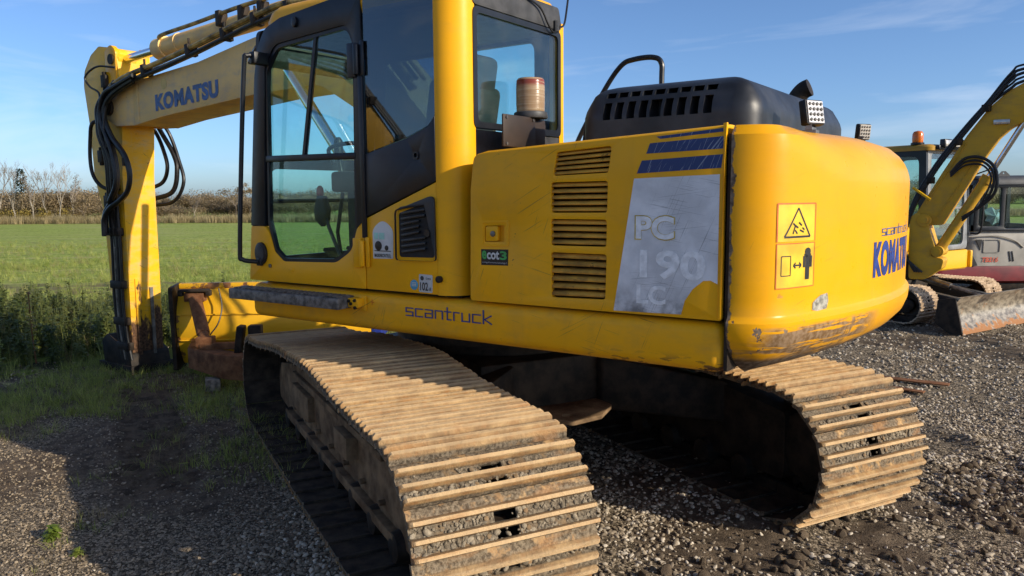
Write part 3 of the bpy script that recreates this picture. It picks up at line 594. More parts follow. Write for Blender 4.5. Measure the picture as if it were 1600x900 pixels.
for k, (px, lab) in enumerate(((6, 'low yellow brown bush at the left picture edge'), (40, 'low yellow brown bush under the slender birch'), (64, 'low yellow brown bush under the forked birch'), (92, 'low yellow brown bush under the leaning birch'))):
    e = empty('bush', (wx(px, 64.5), 64.5, 0), .3*k); e.scale = (1, 1, (.85, 1.05, 1.0, .7)[k]); obj('foliage', gb[k % 2], e); tag(e, lab, 'bush', 'low bushes along the meadow')
rdp = [tuft(70+i, 40, 1.0, .45, .03, 'reed', .35) for i in range(3)]
rs = np.random.RandomState(15); x = rs.uniform(-75, 60, 5200); y = 57.5+rs.gamma(2.0, 1.1, 5200)+.03*np.abs(x); place('dry_grass', x, y, .35, .8, rdp, 'band of tall dry grass along the far side of the field', 'grass', 6, 0)
rq = np.random.RandomState(77); fx = rq.uniform(-230, 290, 420); fd = rq.uniform(105, 150, 420)+np.abs(fx)*.08; fs = rq.uniform(.8, 1.7, 420)
scatter('distant_wood', np.stack([fx, fd, fx*0-.2], 1), np.stack([fx*0, fx*0, rq.uniform(0, 6.28, 420)], 1), np.stack([fs*1.2, fs, fs*(.75+.5*vnoise(fx, fd*0, .04, 50))], 1), rq.randint(0, 3, 420), bushes, 'far brown wood along the horizon', 'wood')

# ================================================================== MAIN EXCAVATOR
# house coordinates: x forward along the boom, y to the machine's left, z up
W = 1.298
EX = empty('excavator', (CX, CY, 0), HEAD_H)
tag(EX, 'large worn yellow crawler excavator with dirty tracks filling the picture', 'excavator')
side = lambda u, v, d: (u, W+d, v)              # plate on the left flank: u forward, v up

# ---- turntable deck and skirt
mb = MB(); mb.box2((-2.044, -W, 1.04), (.985, W, 1.250)); fr = mb.build('house_frame', 'skirt', EX, bevel=.05, seg=4)
mb = MB(); mb.cyl((0, 0, .80), (0, 0, 1.045), .62, n=40); mb.cyl((0, 0, .86), (0, 0, .94), .70, n=40); mb.build('swing_bearing', 'darksteel', EX)
stroke_text('lettering', 'scantruck', 'logo', fr, lambda u, v, l: (-.325-u*.56, W+.0015+l, 1.148+v*.040), .16, .34)
# step with bracket
st = MB(); n_ = 14
st.loft([[(x, W+.004, 1.164), (x, W+.126, 1.160), (x, W+.130, 1.221), (x, W+.004, 1.230)] for x in (.060, 1.03)]); sp = st.build('step', 'step', EX, bevel=.006)
for k in range(26):
    t = MB(); t.box((.09+k*.036, W+.062, 1.2285), (.012, .10, .006)); t.build('tread_bar', 'step', sp)
t = MB(); t.box((.02, W+.03, 1.195), (.075, .055, .05)); t.box((-.01, W+.006, 1.19), (.05, .010, .085)); t.build('bracket', 'yellow', sp, bevel=.004)
for x, z in ((.045, 1.205), (.0, 1.21), (.0, 1.17), (.03, 1.19)):
    t = MB(); t.cyl((x, W+.05, z), (x, W+.066, z), .009, n=8); t.build('bolt', 'darksteel', sp)

# ---- cab
cb = MB()
def roundrect(a0, a1, b0, b1, r, inset=0.0, n=7):
    a0 += inset; a1 -= inset; b0 += inset; b1 -= inset; r = max(.012, r-inset); out = []
    for cx_, cy_, s0 in ((a1-r, b1-r, 0), (a0+r, b1-r, 90), (a0+r, b0+r, 180), (a1-r, b0+r, 270)):
        for k in range(n+1): q = R(s0+90*k/n); out.append((cx_+r*math.cos(q), cy_+r*math.sin(q)))
    return out
cb.loft([[(x, y, z) for x, y in roundrect(-.690, .80+sl, .285, W-.004, .13, ins)] for z, ins, sl in ((2.735, .012, .0), (2.79, .0, -.01), (2.835, .008, -.03), (2.865, .03, -.06), (2.883, .07, -.10), (2.89, .13, -.16))])
def pillar(pts, z0, z1, lean=0.0): cb.loft([[(x, y, z0) for x, y in pts], [(x+lean, y, z1) for x, y in pts]])
arc = [(-.548, W), *[(-.556-.134*math.sin(R(q)), W-.134+.134*math.cos(R(q))) for q in range(0, 91, 9)], (-.690, 1.150)]
pillar(arc+[(-.655, 1.150), (-.62, 1.20), (-.548, 1.258)], 1.268, 2.76)
pillar([(-.690, .345), (-.690, .30), (-.675, .287), (-.60, .287), (-.60, .31), (-.655, .345)], 1.268, 2.76)
cab = cb.build('cab', 'cabyellow', EX, ang=40)
m_ = MB(); m_.box2((-.64, .31, 1.2515), (.92, 1.22, 1.30)); m_.build('floor', 'dark', cab)  # inset, its dark colour paints the shadow gap below the cab
# door: yellow lower panel, black upper frame
lowp = rpoly([(.984, 1.268, .01), (.946, 1.60, .01), (.815, 1.600, .04), (.775, 1.555, .08), (.735, 1.45, .05), (.655, 1.393, .06), (.20, 1.405, .12), (.075, 1.475, .10), (.026, 1.60, .05), (-.030, 1.648, .0), (-.030, 1.270, .008)], .02)
m_ = MB(); m_.plate(lowp, [], side, -.035, .0); door = m_.build('door', 'cabyellow', cab, bevel=.006)
upp = rpoly([(.943, 1.605, .005), (.902, 2.0, .0), (.848, 2.487, .03), (.806, 2.655, .10), (.735, 2.750, .10), (.60, 2.792, .1), (.19, 2.832, .0), (-.048, 2.842, .01), (-.048, 1.658, .01), (.020, 1.606, .0), (.008, 2.60, .07), (.050, 2.690, .07), (.655, 2.652, .10), (.752, 2.53, .08), (.815, 1.605, .0)], .02)
m_ = MB(); m_.plate(upp, [], side, -.03, .004); m_.build('door_frame', 'blk', cab, bevel=.006)
# rubber seal round the glass
def ring(name, mat, outer, w_, fn, d0, d1, parent):
    c = Vector((sum(p[0] for p in outer)/len(outer), sum(p[1] for p in outer)/len(outer))); inner = [tuple(Vector(p)-(Vector(p)-c).normalized()*w_*1.25) for p in outer]
    q = MB(); q.plate(outer, [inner], fn, d0, d1); return q.build(name, mat, parent)
opening = rpoly([(.735, 1.448, .05), (.79, 1.62, .05), (.752, 2.53, .09), (.650, 2.652, .10), (.052, 2.690, .07), (.008, 2.60, .07), (.030, 1.58, .06), (.078, 1.472, .10), (.20, 1.404, .12), (.655, 1.392, .06)], .03)
ring('window_seal', 'blk', opening, .018, side, -.03, -.004, cab)
m_ = MB(); m_.plate(rpoly([(.745, 1.46, .02), (.785, 1.62, .02), (.773, 2.0, 0), (.028, 1.99, 0), (.030, 1.58, .04), (.08, 1.475, .08), (.20, 1.407, .1), (.655, 1.395, .05)], .02), [], side, -.021, -.019); m_.build('window_pane', 'glass', cab)
m_ = MB(); m_.plate(rpoly([(.775, 2.012, 0), (.755, 2.52, .07), (.65, 2.648, .08), (.33, 2.666, 0), (.46, 2.012, 0)], 0), [], side, -.025, -.023); m_.build('window_pane', 'glass', cab)
m_ = MB(); m_.plate(rpoly([(.47, 2.012, 0), (.34, 2.665, 0), (.055, 2.685, .06), (.012, 2.60, .06), (.024, 2.012, 0)], 0), [], side, -.016, -.014); m_.build('window_pane', 'glass', cab)
m_ = MB(); m_.plate([(.785, 1.984), (.783, 2.020), (.022, 2.012), (.022, 1.978)], [], side, -.03, .001); m_.build('window_rail', 'blk', cab, bevel=.004)
m_ = MB(); m_.plate([(.462, 2.01), (.440, 2.01), (.302, 2.668), (.324, 2.668)], [], side, -.03, -.006); m_.build('window_rail', 'blk', cab)
# quarter glass, black panel, yellow lower panel with vent
m_ = MB(); m_.plate(rpoly([(-.062, 2.842, 0), (-.062, 2.005, .01), (-.355, 2.075, .1), (-.500, 2.126, .05), (-.546, 2.175, .03), (-.546, 2.80, .0)], 0), [], side, -.012, -.004); m_.build('quarter_window', 'glassd', cab)
m_ = MB(); m_.plate([(-.052, 1.998), (-.052, 1.664), (-.548, 1.848), (-.548, 2.172), (-.50, 2.120), (-.355, 2.069)], [rpoly([(-.405, 1.963), (-.405, 1.996), (-.435, 1.996), (-.435, 1.963)], .012)], side, -.03, .004); qp = m_.build('quarter_panel', 'blk', cab, bevel=.004)
m_ = MB(); m_.plate(rpoly([(-.402, 1.960), (-.402, 1.999), (-.438, 1.999), (-.438, 1.960)], .014), [rpoly([(-.409, 1.968), (-.409, 1.991), (-.431, 1.991), (-.431, 1.968)], .01)], side, .0, .009); m_.build('latch', 'plastic', qp)
vent_out = rpoly([(-.272, 1.700, .03), (-.543, 1.780, .03), (-.547, 1.444, .02), (-.270, 1.438, .02)], .02)
m_ = MB(); m_.plate([(-.037, 1.270), (-.037, 1.652), (-.547, 1.843), (-.547, 1.270)], [], side, -.03, .0); lq = m_.build('lower_panel', 'cabyellow', cab, bevel=.004)
slots = []
for k in range(9):
    z = 1.478+k*.0285; e = .04 if 3 <= k <= 5 else .0
    slots.append([(-.315, z), (-.315, z+.013), (-.50+e+.02, z+.013+.021), (-.50+e+.02, z+.021)])
m_ = MB(); m_.plate(vent_out, slots, side, .0025, .018); vg = m_.build('vent_grille', 'plastic', cab, bevel=.003)
m_ = MB(); m_.plate(rpoly([(-.290, 1.685), (-.528, 1.755), (-.530, 1.46), (-.288, 1.455)], .02), [], side, .0006, .0018); m_.build('vent_backing', 'dark', vg)
m_ = MB(); m_.cyl((-.50, W+.01, 1.585), (-.50, W+.026, 1.585), .02, n=12); m_.build('latch', 'blk', vg)
# hinges, lamp, knobs on the door
for z0, z1, mat in ((1.386, 1.548, 'cabyellow'), (2.405, 2.585, 'blk')):
    m_ = MB(); m_.box2((.048, W+.002, z0), (-.012, W+.016, z1)); m_.box2((-.046, W+.002, z0+.006), (-.072, W+.014, z1+.006)); m_.cyl((-.028, W+.022, z0+.01), (-.028, W+.022, z1-.01), .016, n=12); m_.build('hinge', mat, cab, bevel=.004)
m_ = MB(); m_.box2((-.022, W-.01, 1.55), (-.054, W+.012, 2.41)); m_.build('door_edge', 'blk', cab, bevel=.005)
def disc(name, mat, a, z, ra, rz, d0, d1, parent, n=24):
    q = MB(); q.plate([(a+ra*math.cos(2*math.pi*k/n), z+rz*math.sin(2*math.pi*k/n)) for k in range(n)], [], side, d0, d1); return q.build(name, mat, parent, bevel=.003)
lm_ = disc('side_lamp', 'blk', .853, 1.435, .052, .068, .0005, .018, cab); disc('lens', 'grey', .853, 1.435, .038, .053, .019, .022, lm_)
disc('bolt', 'steel', .778, 1.362, .012, .012, .0005, .010, cab, 10); disc('bolt', 'blk', .463, 2.752, .020, .030, .0045, .02, cab, 14); disc('bolt', 'darksteel', -.565, 1.352, .018, .018, .0005, .022, cab, 12); disc('dent', 'cabyellow', .585, 1.345, .02, .012, .0003, .004, cab, 14)
# stickers on the cab flank
def sticker(name, poly, mat, parent, d=.0015):
    q = MB(); q.plate(poly, [], side, d*.3, d); return q.build(name, mat, parent, smooth=False)
stk = sticker('sticker', rpoly([(-.094, 1.440, .004), (-.094, 1.60, .06), (-.17, 1.655, .08), (-.246, 1.60, .06), (-.240, 1.444, .004)], .03, 6), 'white', lq)
SD = lambda u0, u1, v0, v1, d: (lambda u, v: (u0+(u1-u0)*u, W+d, v0+(v1-v0)*v))
lettering('print', 'MASKINKONTROL', 'black', stk, SD(-.106, -.226, 1.449, 1.468, .003), .02)
disc('print', 'black', -.135, 1.51, .026, .026, .0018, .0028, stk); disc('print', 'black', -.195, 1.50, .014, .014, .0018, .0028, stk)
q = MB(); q.plate([(-.105, 1.545), (-.105, 1.58), (-.135, 1.58), (-.135, 1.545)], [], side, .0018, .0028); q.plate([(-.142, 1.545), (-.142, 1.58), (-.18, 1.58), (-.18, 1.545)], [], side, .0018, .0028); q.build('print', plain('print_mint', (.35, .62, .52)), stk)
q = MB(); q.plate([(-.105, 1.481), (-.105, 1.485), (-.226, 1.485), (-.226, 1.481)], [], side, .0018, .0028); q.build('print', 'black', stk)
stk = sticker('sticker', rpoly([(-.418, 1.278), (-.421, 1.372), (-.513, 1.370), (-.510, 1.277)], .008), 'white', lq)
lettering('print', '102', 'black', stk, SD(-.428, -.482, 1.287, 1.330, .003), .015); lettering('print', 'dB', 'black', stk, SD(-.488, -.503, 1.288, 1.305, .003)); lettering('print', 'Lwa', 'black', stk, SD(-.47, -.502, 1.345, 1.358, .003))
disc('print', 'grey', -.442, 1.351, .012, .012, .0018, .0026, stk)
bst = disc('sticker', 'skyblue', -.385, 1.313, .027, .027, .0004, .0016, lq); q = MB()
for k in range(3): q.plate([(-.370, 1.306+k*.008), (-.370, 1.310+k*.008), (-.400, 1.310+k*.008), (-.400, 1.306+k*.008)], [], side, .0018, .0026)
q.build('print', 'white', bst)
q = MB()
for a in (0, math.pi/2): q.plate([(-.075+.016*math.cos(a+t)*s, 1.20+.016*math.sin(a+t)*s) for t, s in ((-.12, 1), (.12, 1), (math.pi-.12, 1), (math.pi+.12, 1))], [], side, .001+.0006*a, .0016+.0006*a)
q.build('print', 'orange', fr)
# rear wall
rear = lambda u, v, d: (-.690-d, u, v)          # plates on the cab's back: u to the left, v up
m_ = MB(); m_.plate([(.345, 1.27), (1.152, 1.27), (1.152, 2.105), (.345, 2.105)], [], rear, -.03, -.004); m_.build('rear_panel', 'grey', cab)
m_ = MB(); m_.plate(rpoly([(.325, 2.715), (1.168, 2.715), (1.168, 2.84), (.36, 2.84)], .03), [], rear, -.02, .006); m_.build('rear_trim', 'grey', cab, bevel=.01)
rw = rpoly([(.335, 2.11), (1.166, 2.11), (1.166, 2.71), (.335, 2.71)], .04)
m_ = MB(); m_.plate(rw, [rpoly([(.365, 2.145), (1.135, 2.145), (1.135, 2.68), (.365, 2.68)], .035)], rear, -.004, .005); m_.build('window_frame', 'blk', cab)
m_ = MB(); m_.plate(rw, [], rear, -.012, -.006); m_.build('window_pane', 'glass', cab)
# front and right walls
def front(z): return .955-(z-1.6)*.105
fw = lambda u, v, d: (front(v)+d, u, v)
m_ = MB(); m_.plate(rpoly([(.295, 1.31), (1.285, 1.31), (1.285, 2.76), (.295, 2.76)], .05), [rpoly([(.39, 1.40), (1.16, 1.40), (1.19, 1.95), (.37, 1.95)], .07), rpoly([(.37, 2.02), (1.20, 2.02), (1.19, 2.70), (.37, 2.70)], .07)], fw, -.03, .0); m_.build('windscreen_frame', 'blk', cab)
m_ = MB(); m_.plate([(.37, 1.38), (1.20, 1.38), (1.20, 2.71), (.37, 2.71)], [], fw, -.018, -.014); m_.build('window_pane', 'glass', cab)
rt = lambda u, v, d: (u, .290-d, v)
m_ = MB(); m_.plate([(.90, 1.30), (.80, 2.76), (-.60, 2.76), (-.60, 1.30)], [rpoly([(.82, 1.52), (.745, 2.68), (-.50, 2.68), (-.50, 1.52)], .06)], rt, -.03, .0); m_.build('cab_side_frame', 'blk', cab)
m_ = MB(); m_.plate([(.84, 1.50), (.76, 2.70), (-.52, 2.70), (-.52, 1.50)], [], rt, -.016, -.012); m_.build('window_pane', 'glass', cab)
m_ = MB(); m_.box2((-.64, .32, 2.70), (.74, 1.25, 2.73)); m_.build('headliner', 'grey', cab)
# interior
m_ = MB(); m_.box((.02, .80, 1.78), (.50, .50, .13)); m_.box((.02, .80, 1.56), (.40, .34, .34)); rz_ = Matrix.Rotation(R(-10), 3, 'Y'); m_.box((-.28, .76, 2.10), (.13, .54, .62), rz_); m_.box((-.345, .72, 2.46), (.11, .36, .22), rz_); m_.build('seat', 'seat', cab, bevel=.045, seg=3)
for y in (.47, 1.10):
    m_ = MB(); m_.box((.16, y, 1.86), (.42, .14, .12)); m_.box((.10, y, 1.58), (.30, .12, .5)); m_.build('console', 'dark', cab, bevel=.02)
    m_ = MB(); m_.tube([(.34, y, 1.9), (.36, y, 2.0)], .012, 8); m_.lathe([(.018, 1.99), (.028, 2.03), (.026, 2.10), (.012, 2.12)], 12, (.365, y, 0)); m_.build('joystick', 'rubber', cab)
m_ = MB(); m_.tube([(.30, 1.17, 1.42), (.40, 1.165, 1.60), (.46, 1.16, 1.74)], .011, 8); m_.lathe([(.012, 1.60), (.045, 1.64), (.05, 1.70), (.03, 1.78)], 12, (.455, 1.16, 0)); lv = m_.build('lock_lever', 'grey', cab)
m_ = MB(); m_.lathe([(.012, 1.775), (.022, 1.79), (.020, 1.825), (.008, 1.84)], 12, (.47, 1.16, 0)); m_.build('knob', 'red', lv)
m_ = MB(); m_.box((.20, 1.16, 1.37), (.22, .10, .14)); m_.build('lever_base', 'dark', cab, bevel=.02)
m_ = MB(); m_.tube(cr([(.30, 1.20, 1.96), (.33, 1.20, 2.05), (.10, 1.20, 2.065), (.06, 1.20, 1.95)], 6), .012, 8); m_.build('grab_handle', 'blk', cab)
m_ = MB(); m_.box((.70, .42, 1.95), (.10, .24, .20)); m_.box((.72, .42, 1.66), (.06, .06, .50)); m_.build('monitor', 'dark', cab, bevel=.015)
m_ = MB(); m_.tube([(.86, 1.26, 1.75), (.90, .36, 1.75)], .013, 8); m_.build('window_bar', 'blk', cab)
for y in (.66, .86):
    m_ = MB(); m_.tube([(.62, y, 1.32), (.66, y, 1.55), (.60, y, 1.80)], .012, 8); m_.box((.68, y, 1.40), (.16, .09, .02), Matrix.Rotation(R(-30), 3, 'Y')); m_.build('pedal', 'dark', cab)
# outside rails, visor, antenna
m_ = MB(); m_.tube(cr([(.735, 1.325, 2.575), (.76, 1.41, 2.585), (.775, 1.425, 2.52), (.842, 1.425, 1.99), (.895, 1.425, 1.47), (.89, 1.415, 1.405), (.862, 1.33, 1.385)], 7), .0135, 10); m_.build('grab_rail', 'blk', EX)
for c_, d_ in (((.74, 1.345, 2.575), (.05, .10, .07)), ((.862, 1.312, 1.385), (.04, .025, .05))): m_ = MB(); m_.box(c_, d_); m_.build('rail_bracket', 'blk', EX, bevel=.006)
m_ = MB(); m_.plate(rpoly([(.86, 1.27), (1.02, 1.22), (1.02, .36), (.86, .31)], .03), [], lambda u, v, d: (u, v, 2.71-(u-.8)*.55+d), 0, .012); m_.build('sun_visor', 'steel', cab)
m_ = MB(); m_.tube(cr([(-.70, .40, 2.73), (-.72, .35, 2.74), (-.70, .28, 2.84), (-.62, .10, 3.10), (-.54, -.05, 3.32)], 6), .006, 6); m_.cyl((-.70, .40, 2.70), (-.70, .40, 2.76), .02, n=10); m_.build('antenna', 'rubber', EX)
m_ = MB(); m_.tube(cr([(-.704, .72, 2.835), (-.712, .58, 2.80), (-.715, .50, 2.72), (-.71, .44, 2.69), (-.705, .38, 2.72)], 6), .006, 6); m_.build('cable', 'rubber', EX)
m_ = MB(); m_.box((-.70, .80, 2.855), (.05, .22, .03)); m_.tube(cr([(-.71, .90, 2.86), (-.73, .85, 2.875), (-.73, .75, 2.86), (-.71, .70, 2.875)], 5), .012, 6); m_.build('lamp_bracket', 'darksteel', EX)

# ---- engine side door with four louvres
top = lambda a: 1.983-(a+.78)*.047            # upper edge of the door climbs to the rear
lo_px = [[(-1.262, 1.975), (-1.538, 1.992), (-1.522, 1.866), (-1.240, 1.858)], [(-1.230, 1.829), (-1.520, 1.831), (-1.517, 1.694), (-1.230, 1.692)], [(-1.228, 1.664), (-1.516, 1.664), (-1.514, 1.545), (-1.228, 1.543)], [(-1.228, 1.513), (-1.516, 1.512), (-1.510, 1.312), (-1.230, 1.304)]]
lo_px = [[(a, z-.012 if (i == 0 and k < 2) else z) for k, (a, z) in enumerate(q)] for i, q in enumerate(lo_px)]
holes = [rpoly(q, .014, 3) for q in lo_px]; latch_hole = rpoly([(-.850, 1.628), (-.968, 1.632), (-.966, 1.552), (-.850, 1.550)], .01, 3)
outer = rpoly([(-.757, 1.258, .02), (-.768, 1.80, 0), (-.790, 1.965, .07), (-.85, top(-.85)-.012, .03), (-1.60, top(-1.60)-.012, 0), (-2.036, top(-2.036)-.012, .01), (-2.036, 1.262, .01)], .01)
m_ = MB(); m_.plate(outer, holes+[latch_hole], side, -.025, 0); dr = m_.build('engine_door', 'yellow', EX, bevel=.006)
m_ = MB(); rings = []
for a in (-.80, -.86, -1.2, -1.6, -2.036):      # rolled top edge running into the deck
    t = top(a) if a < -.83 else top(a)-.01; rings.append([(a, W-.004, t-.014), (a, W-.009, t-.006), (a, W-.022, t-.001), (a, W-.06, t+.002), (a, .30, t+.006), (a, .30, t-.05), (a, W-.03, t-.05)])
m_.loft(rings); m_.build('engine_deck', 'yellow', EX, ang=50)
m_ = MB(); m_.box2((-2.036, -W+.02, 1.255), (-.76, .30, 2.02)); m_.box2((-.755, -W+.02, 1.255), (-.02, -.42, 1.93)); m_.box2((-.015, -W+.02, 1.255), (.62, -.46, 1.45)); m_.build('engine_bay', 'yellow', EX, bevel=.02)
m_ = MB(); m_.box2((-2.02, .95, 1.26), (-.78, 1.20, 1.95)); m_.build('radiator', 'darksteel', EX)
for q, n in zip(lo_px, (5, 5, 4, 6)):
    z0, z1 = min(q[2][1], q[3][1]), max(q[0][1], q[1][1])
    for k in range(n):
        t = (k+.5)/n; za = q[3][1]+(q[0][1]-q[3][1])*t; zb = q[2][1]+(q[1][1]-q[2][1])*t; a0 = q[3][0]+(q[0][0]-q[3][0])*t; a1 = q[2][0]+(q[1][0]-q[2][0])*t
        s = MB(); hh = (z1-z0)/n; s.loft([[(a, W-.044, z+hh*.50), (a, W-.016, z+hh*.33), (a, W-.005, z+hh*.02), (a, W-.006, z-hh*.24), (a, W-.016, z-hh*.28), (a, W-.048, z+hh*.10)] for a, z in ((a0+.004, za), (a1-.004, zb))]); s.build('slat', 'slat', dr, bevel=.0025)
m_ = MB(); m_.plate(rpoly([(-.848, 1.630), (-.970, 1.634), (-.968, 1.550), (-.848, 1.548)], .01), [], side, -.030, -.022); lt = m_.build('latch', 'yellow', dr)
m_ = MB(); m_.plate(rpoly([(-.858, 1.624), (-.930, 1.627), (-.928, 1.556), (-.858, 1.554)], .008), [], side, -.021, .002); m_.build('latch_plate', 'yellow', dr, bevel=.003)
disc('lock', 'steel', -.903, 1.590, .014, .014, .0025, .010, dr, 14)
ring('latch_rim', 'yellow', rpoly([(-.828, 1.652), (-.996, 1.656), (-.992, 1.532), (-.830, 1.528)], .015), .012, side, .0005, .003, dr)
ec = sticker('sticker', [(-.828, 1.514), (-.990, 1.517), (-.987, 1.440), (-.828, 1.437)], 'black', dr)
for tx, mt, u0, u1 in (('e', 'green', -.834, -.862), ('cot', 'white', -.864, -.938), ('3', 'green', -.942, -.982)): lettering('print', tx, mt, ec, SD(u0, u1, 1.466, 1.508, .0032), .03)
lettering('print', 'ecology & economy technology 3', 'white', ec, SD(-.836, -.982, 1.446, 1.455, .0032))
dc = sticker('decal', [(-1.645, 1.838), (-2.018, 1.848), (-2.018, 1.410), (-1.990, 1.423), (-1.958, 1.420), (-1.913, 1.383), (-1.880, 1.333), (-1.865, 1.275), (-1.552, 1.268)], 'decal', dr)
MAT['pale'] = plain('decal_pale_print', (.96, .96, .96), .5, 0, .12, 30); MAT['oldyel'] = plain('decal_old_yellow', (.62, .45, .10), .5, 0, .2, 20)
lettering('print', 'PC', 'oldyel', dc, SD(-1.650, -1.834, 1.579, 1.686, .0028), .055); lettering('print', 'PC', 'pale', dc, SD(-1.656, -1.829, 1.584, 1.681, .0034), .035)
lettering('print', '190', 'pale', dc, SD(-1.676, -1.968, 1.418, 1.540, .0030), .03); lettering('print', 'LC', 'pale', dc, SD(-1.662, -1.796, 1.308, 1.390, .0030), .03)
for q in ([(-1.745, 2.008), (-2.034, 2.028), (-2.034, 2.014), (-1.762, 1.998)], [(-1.717, 1.982), (-2.033, 1.996), (-2.029, 1.948), (-1.700, 1.940)], [(-1.680, 1.912), (-2.029, 1.926), (-2.023, 1.873), (-1.657, 1.859)]): sticker('stripe', q, 'stripe', dr)
m_ = MB(); m_.plate(rpoly([(-2.030, 2.046), (-2.044, 2.048), (-2.038, 1.90), (-2.026, 1.27), (-2.034, 1.27), (-2.036, 1.9)], 0), [], side, -.01, .006); m_.build('bent_edge', 'yellow', dr)

# ---- black engine hood with two rows of slots
def hood_inset(z): return .0 if z < 2.15 else (.035*((z-2.15)/.08)**1.4 if z < 2.23 else .035+.19*(1-math.sqrt(max(0, 1-((z-2.23)/.08)**2))))
m_ = MB(); m_.loft([[(x, y, z) for x, y in roundrect(-2.028, -1.135, -.78, .905, .11, hood_inset(z)+((z-2.2)*.12 if z > 2.2 else 0))] for z in (1.99, 2.06, 2.12, 2.15, 2.18, 2.21, 2.235, 2.255, 2.275, 2.29, 2.30, 2.307, 2.31)])
hm = m_.mesh('engine_hood', 'plastic', ang=38); hd = obj('engine_hood', hm, EX)
ct = MB()
for k in range(9):
    a = -1.300-k*.0635; wd = .040 if k != 4 else .056; ct.box((a, .88, 2.172), (wd, .16, .082)); ct.box((a-.004, .86, 2.250), (.050, .24, .026))
cto = ct.build('slot_cutter', 'plastic', None, smooth=False); cto.parent = EX
md = hd.modifiers.new('slots', 'BOOLEAN'); md.operation = 'DIFFERENCE'; md.object = cto; md.solver = 'EXACT'
bpy.context.view_layer.update(); dg = bpy.context.evaluated_depsgraph_get(); nm = bpy.data.meshes.new_from_object(hd.evaluated_get(dg)); hd.modifiers.clear(); hd.data = nm; bpy.data.objects.remove(cto)
nm.polygons.foreach_set('use_smooth', [True]*len(nm.polygons)); nm.set_sharp_from_angle(angle=R(38))
m_ = MB(); m_.tube(cr([(-1.80, -.50, 2.20), (-1.80, -.50, 2.28), (-1.815, -.50, 2.33), (-1.85, -.50, 2.37), (-1.885, -.50, 2.385)], 6), [.05]*12+[.052]*13, 16, True); m_.build('exhaust_pipe', 'darksteel', EX)
m_ = MB(); m_.tube(cr([(-.05, -.9, 2.05), (-.10, -.9, 2.20), (-.318, -.9, 2.543), (-.45, -.9, 2.70), (-.55, -.9, 2.735), (-.70, -.9, 2.735), (-.765, -.9, 2.69), (-.770, -.9, 2.55), (-.772, -.9, 2.0)], 7), .019, 10); m_.build('hand_rail', 'blk', EX)
m_ = MB(); m_.tube(cr([(-1.06, .70, 2.02), (-1.075, .70, 2.10), (-1.10, .68, 2.17), (-1.15, .65, 2.20)], 5), .014, 8); m_.build('hood_strut', 'darksteel', EX)

# ---- counterweight
RB, RC = 3.2, .22; ACB = .723; FC = (ACB-math.sqrt((RB-RC)**2-(W-RC)**2), W-RC)
qt = math.atan2(FC[1], FC[0]-ACB)            # where the corner runs into the rear arc
half = []
for k in range(13): q = R(90)+(qt-R(90))*k/12; half.append((FC[0]+RC*math.cos(q), FC[1]+RC*math.sin(q), math.cos(q), math.sin(q)))
for k in range(1, 25): q = qt+(math.pi-qt)*k/24; half.append((ACB+RB*math.cos(q), RB*math.sin(q), math.cos(q), math.sin(q)))
plan = [(-2.062, W, 0, 1)]+half; plan = plan+[(a, -b, na, -nb) for a, b, na, nb in plan[-2::-1]]
arcl = [0.0]
for p, q in zip(plan[:-1], plan[1:]): arcl.append(arcl[-1]+math.hypot(q[0]-p[0], q[1]-p[1]))
half_len = arcl[len(arcl)//2]
ZT = 2.040
def cw_r(s): s = min(s, 2*half_len-s); return .045+.185*sstep(s, .10, .75)
def cw_inset(s, z):
    r = cw_r(s)
    if z > ZT-r: return r-math.sqrt(max(0, r*r-(z-(ZT-r))**2))
    if z > 1.285: return 0.0
    if z > 1.255: return -.020*float(sstep(1.285-z, 0, .03))
    t = (1.255-z)/.245; return -.020+.26*t**2.6
def cw_point(s, z, lift=0.0):
    k = max(0, min(len(arcl)-2, int(np.searchsorted(arcl, s))-1)); t = (s-arcl[k])/(arcl[k+1]-arcl[k]); p, q = plan[k], plan[k+1]
    a, b, na, nb = (p[i]+(q[i]-p[i])*t for i in range(4)); i = cw_inset(s, z)-lift; return (min(-2.062, a-na*i), b-nb*i, z)
zl = [1.012, 1.02, 1.04, 1.07, 1.11, 1.16, 1.21, 1.245, 1.258, 1.268, 1.278, 1.288, 1.35, 1.5, 1.65, 1.78]+[ZT-.23*math.cos(R(90*k/9)) for k in range(1, 9)]+[ZT-.002, ZT]
zl = sorted(zl); m_ = MB(); rings = [[cw_point(s, z) for s in arcl] for z in zl]; m_.loft(rings); cw = m_.build('counterweight', 'cwyellow', EX, ang=30)
m_ = MB(); m_.box2((-2.0605, -W+.02, 1.055), (-2.0455, W-.012, 2.005)); m_.build('seam_filler', 'darksteel', EX)  # added dark filler, shaped to keep sunlight out of the seam
def on_cw(s0, s1, z0, z1, lift=.002): return lambda u, v: cw_point(s0+(s1-s0)*u, z0+(z1-z0)*v, lift)
def cw_patch(name, s0, s1, z0, z1, mat, parent, lift=.0015, n=24, t=1):
    q = MB(); vs = [cw_point(s0+(s1-s0)*i/n, z, lift) for i in range(n+1) for z in (z0, z1)]; q.add(vs, [(2*i, 2*i+2, 2*i+3, 2*i+1) for i in range(n)]); return q.build(name, mat, parent)
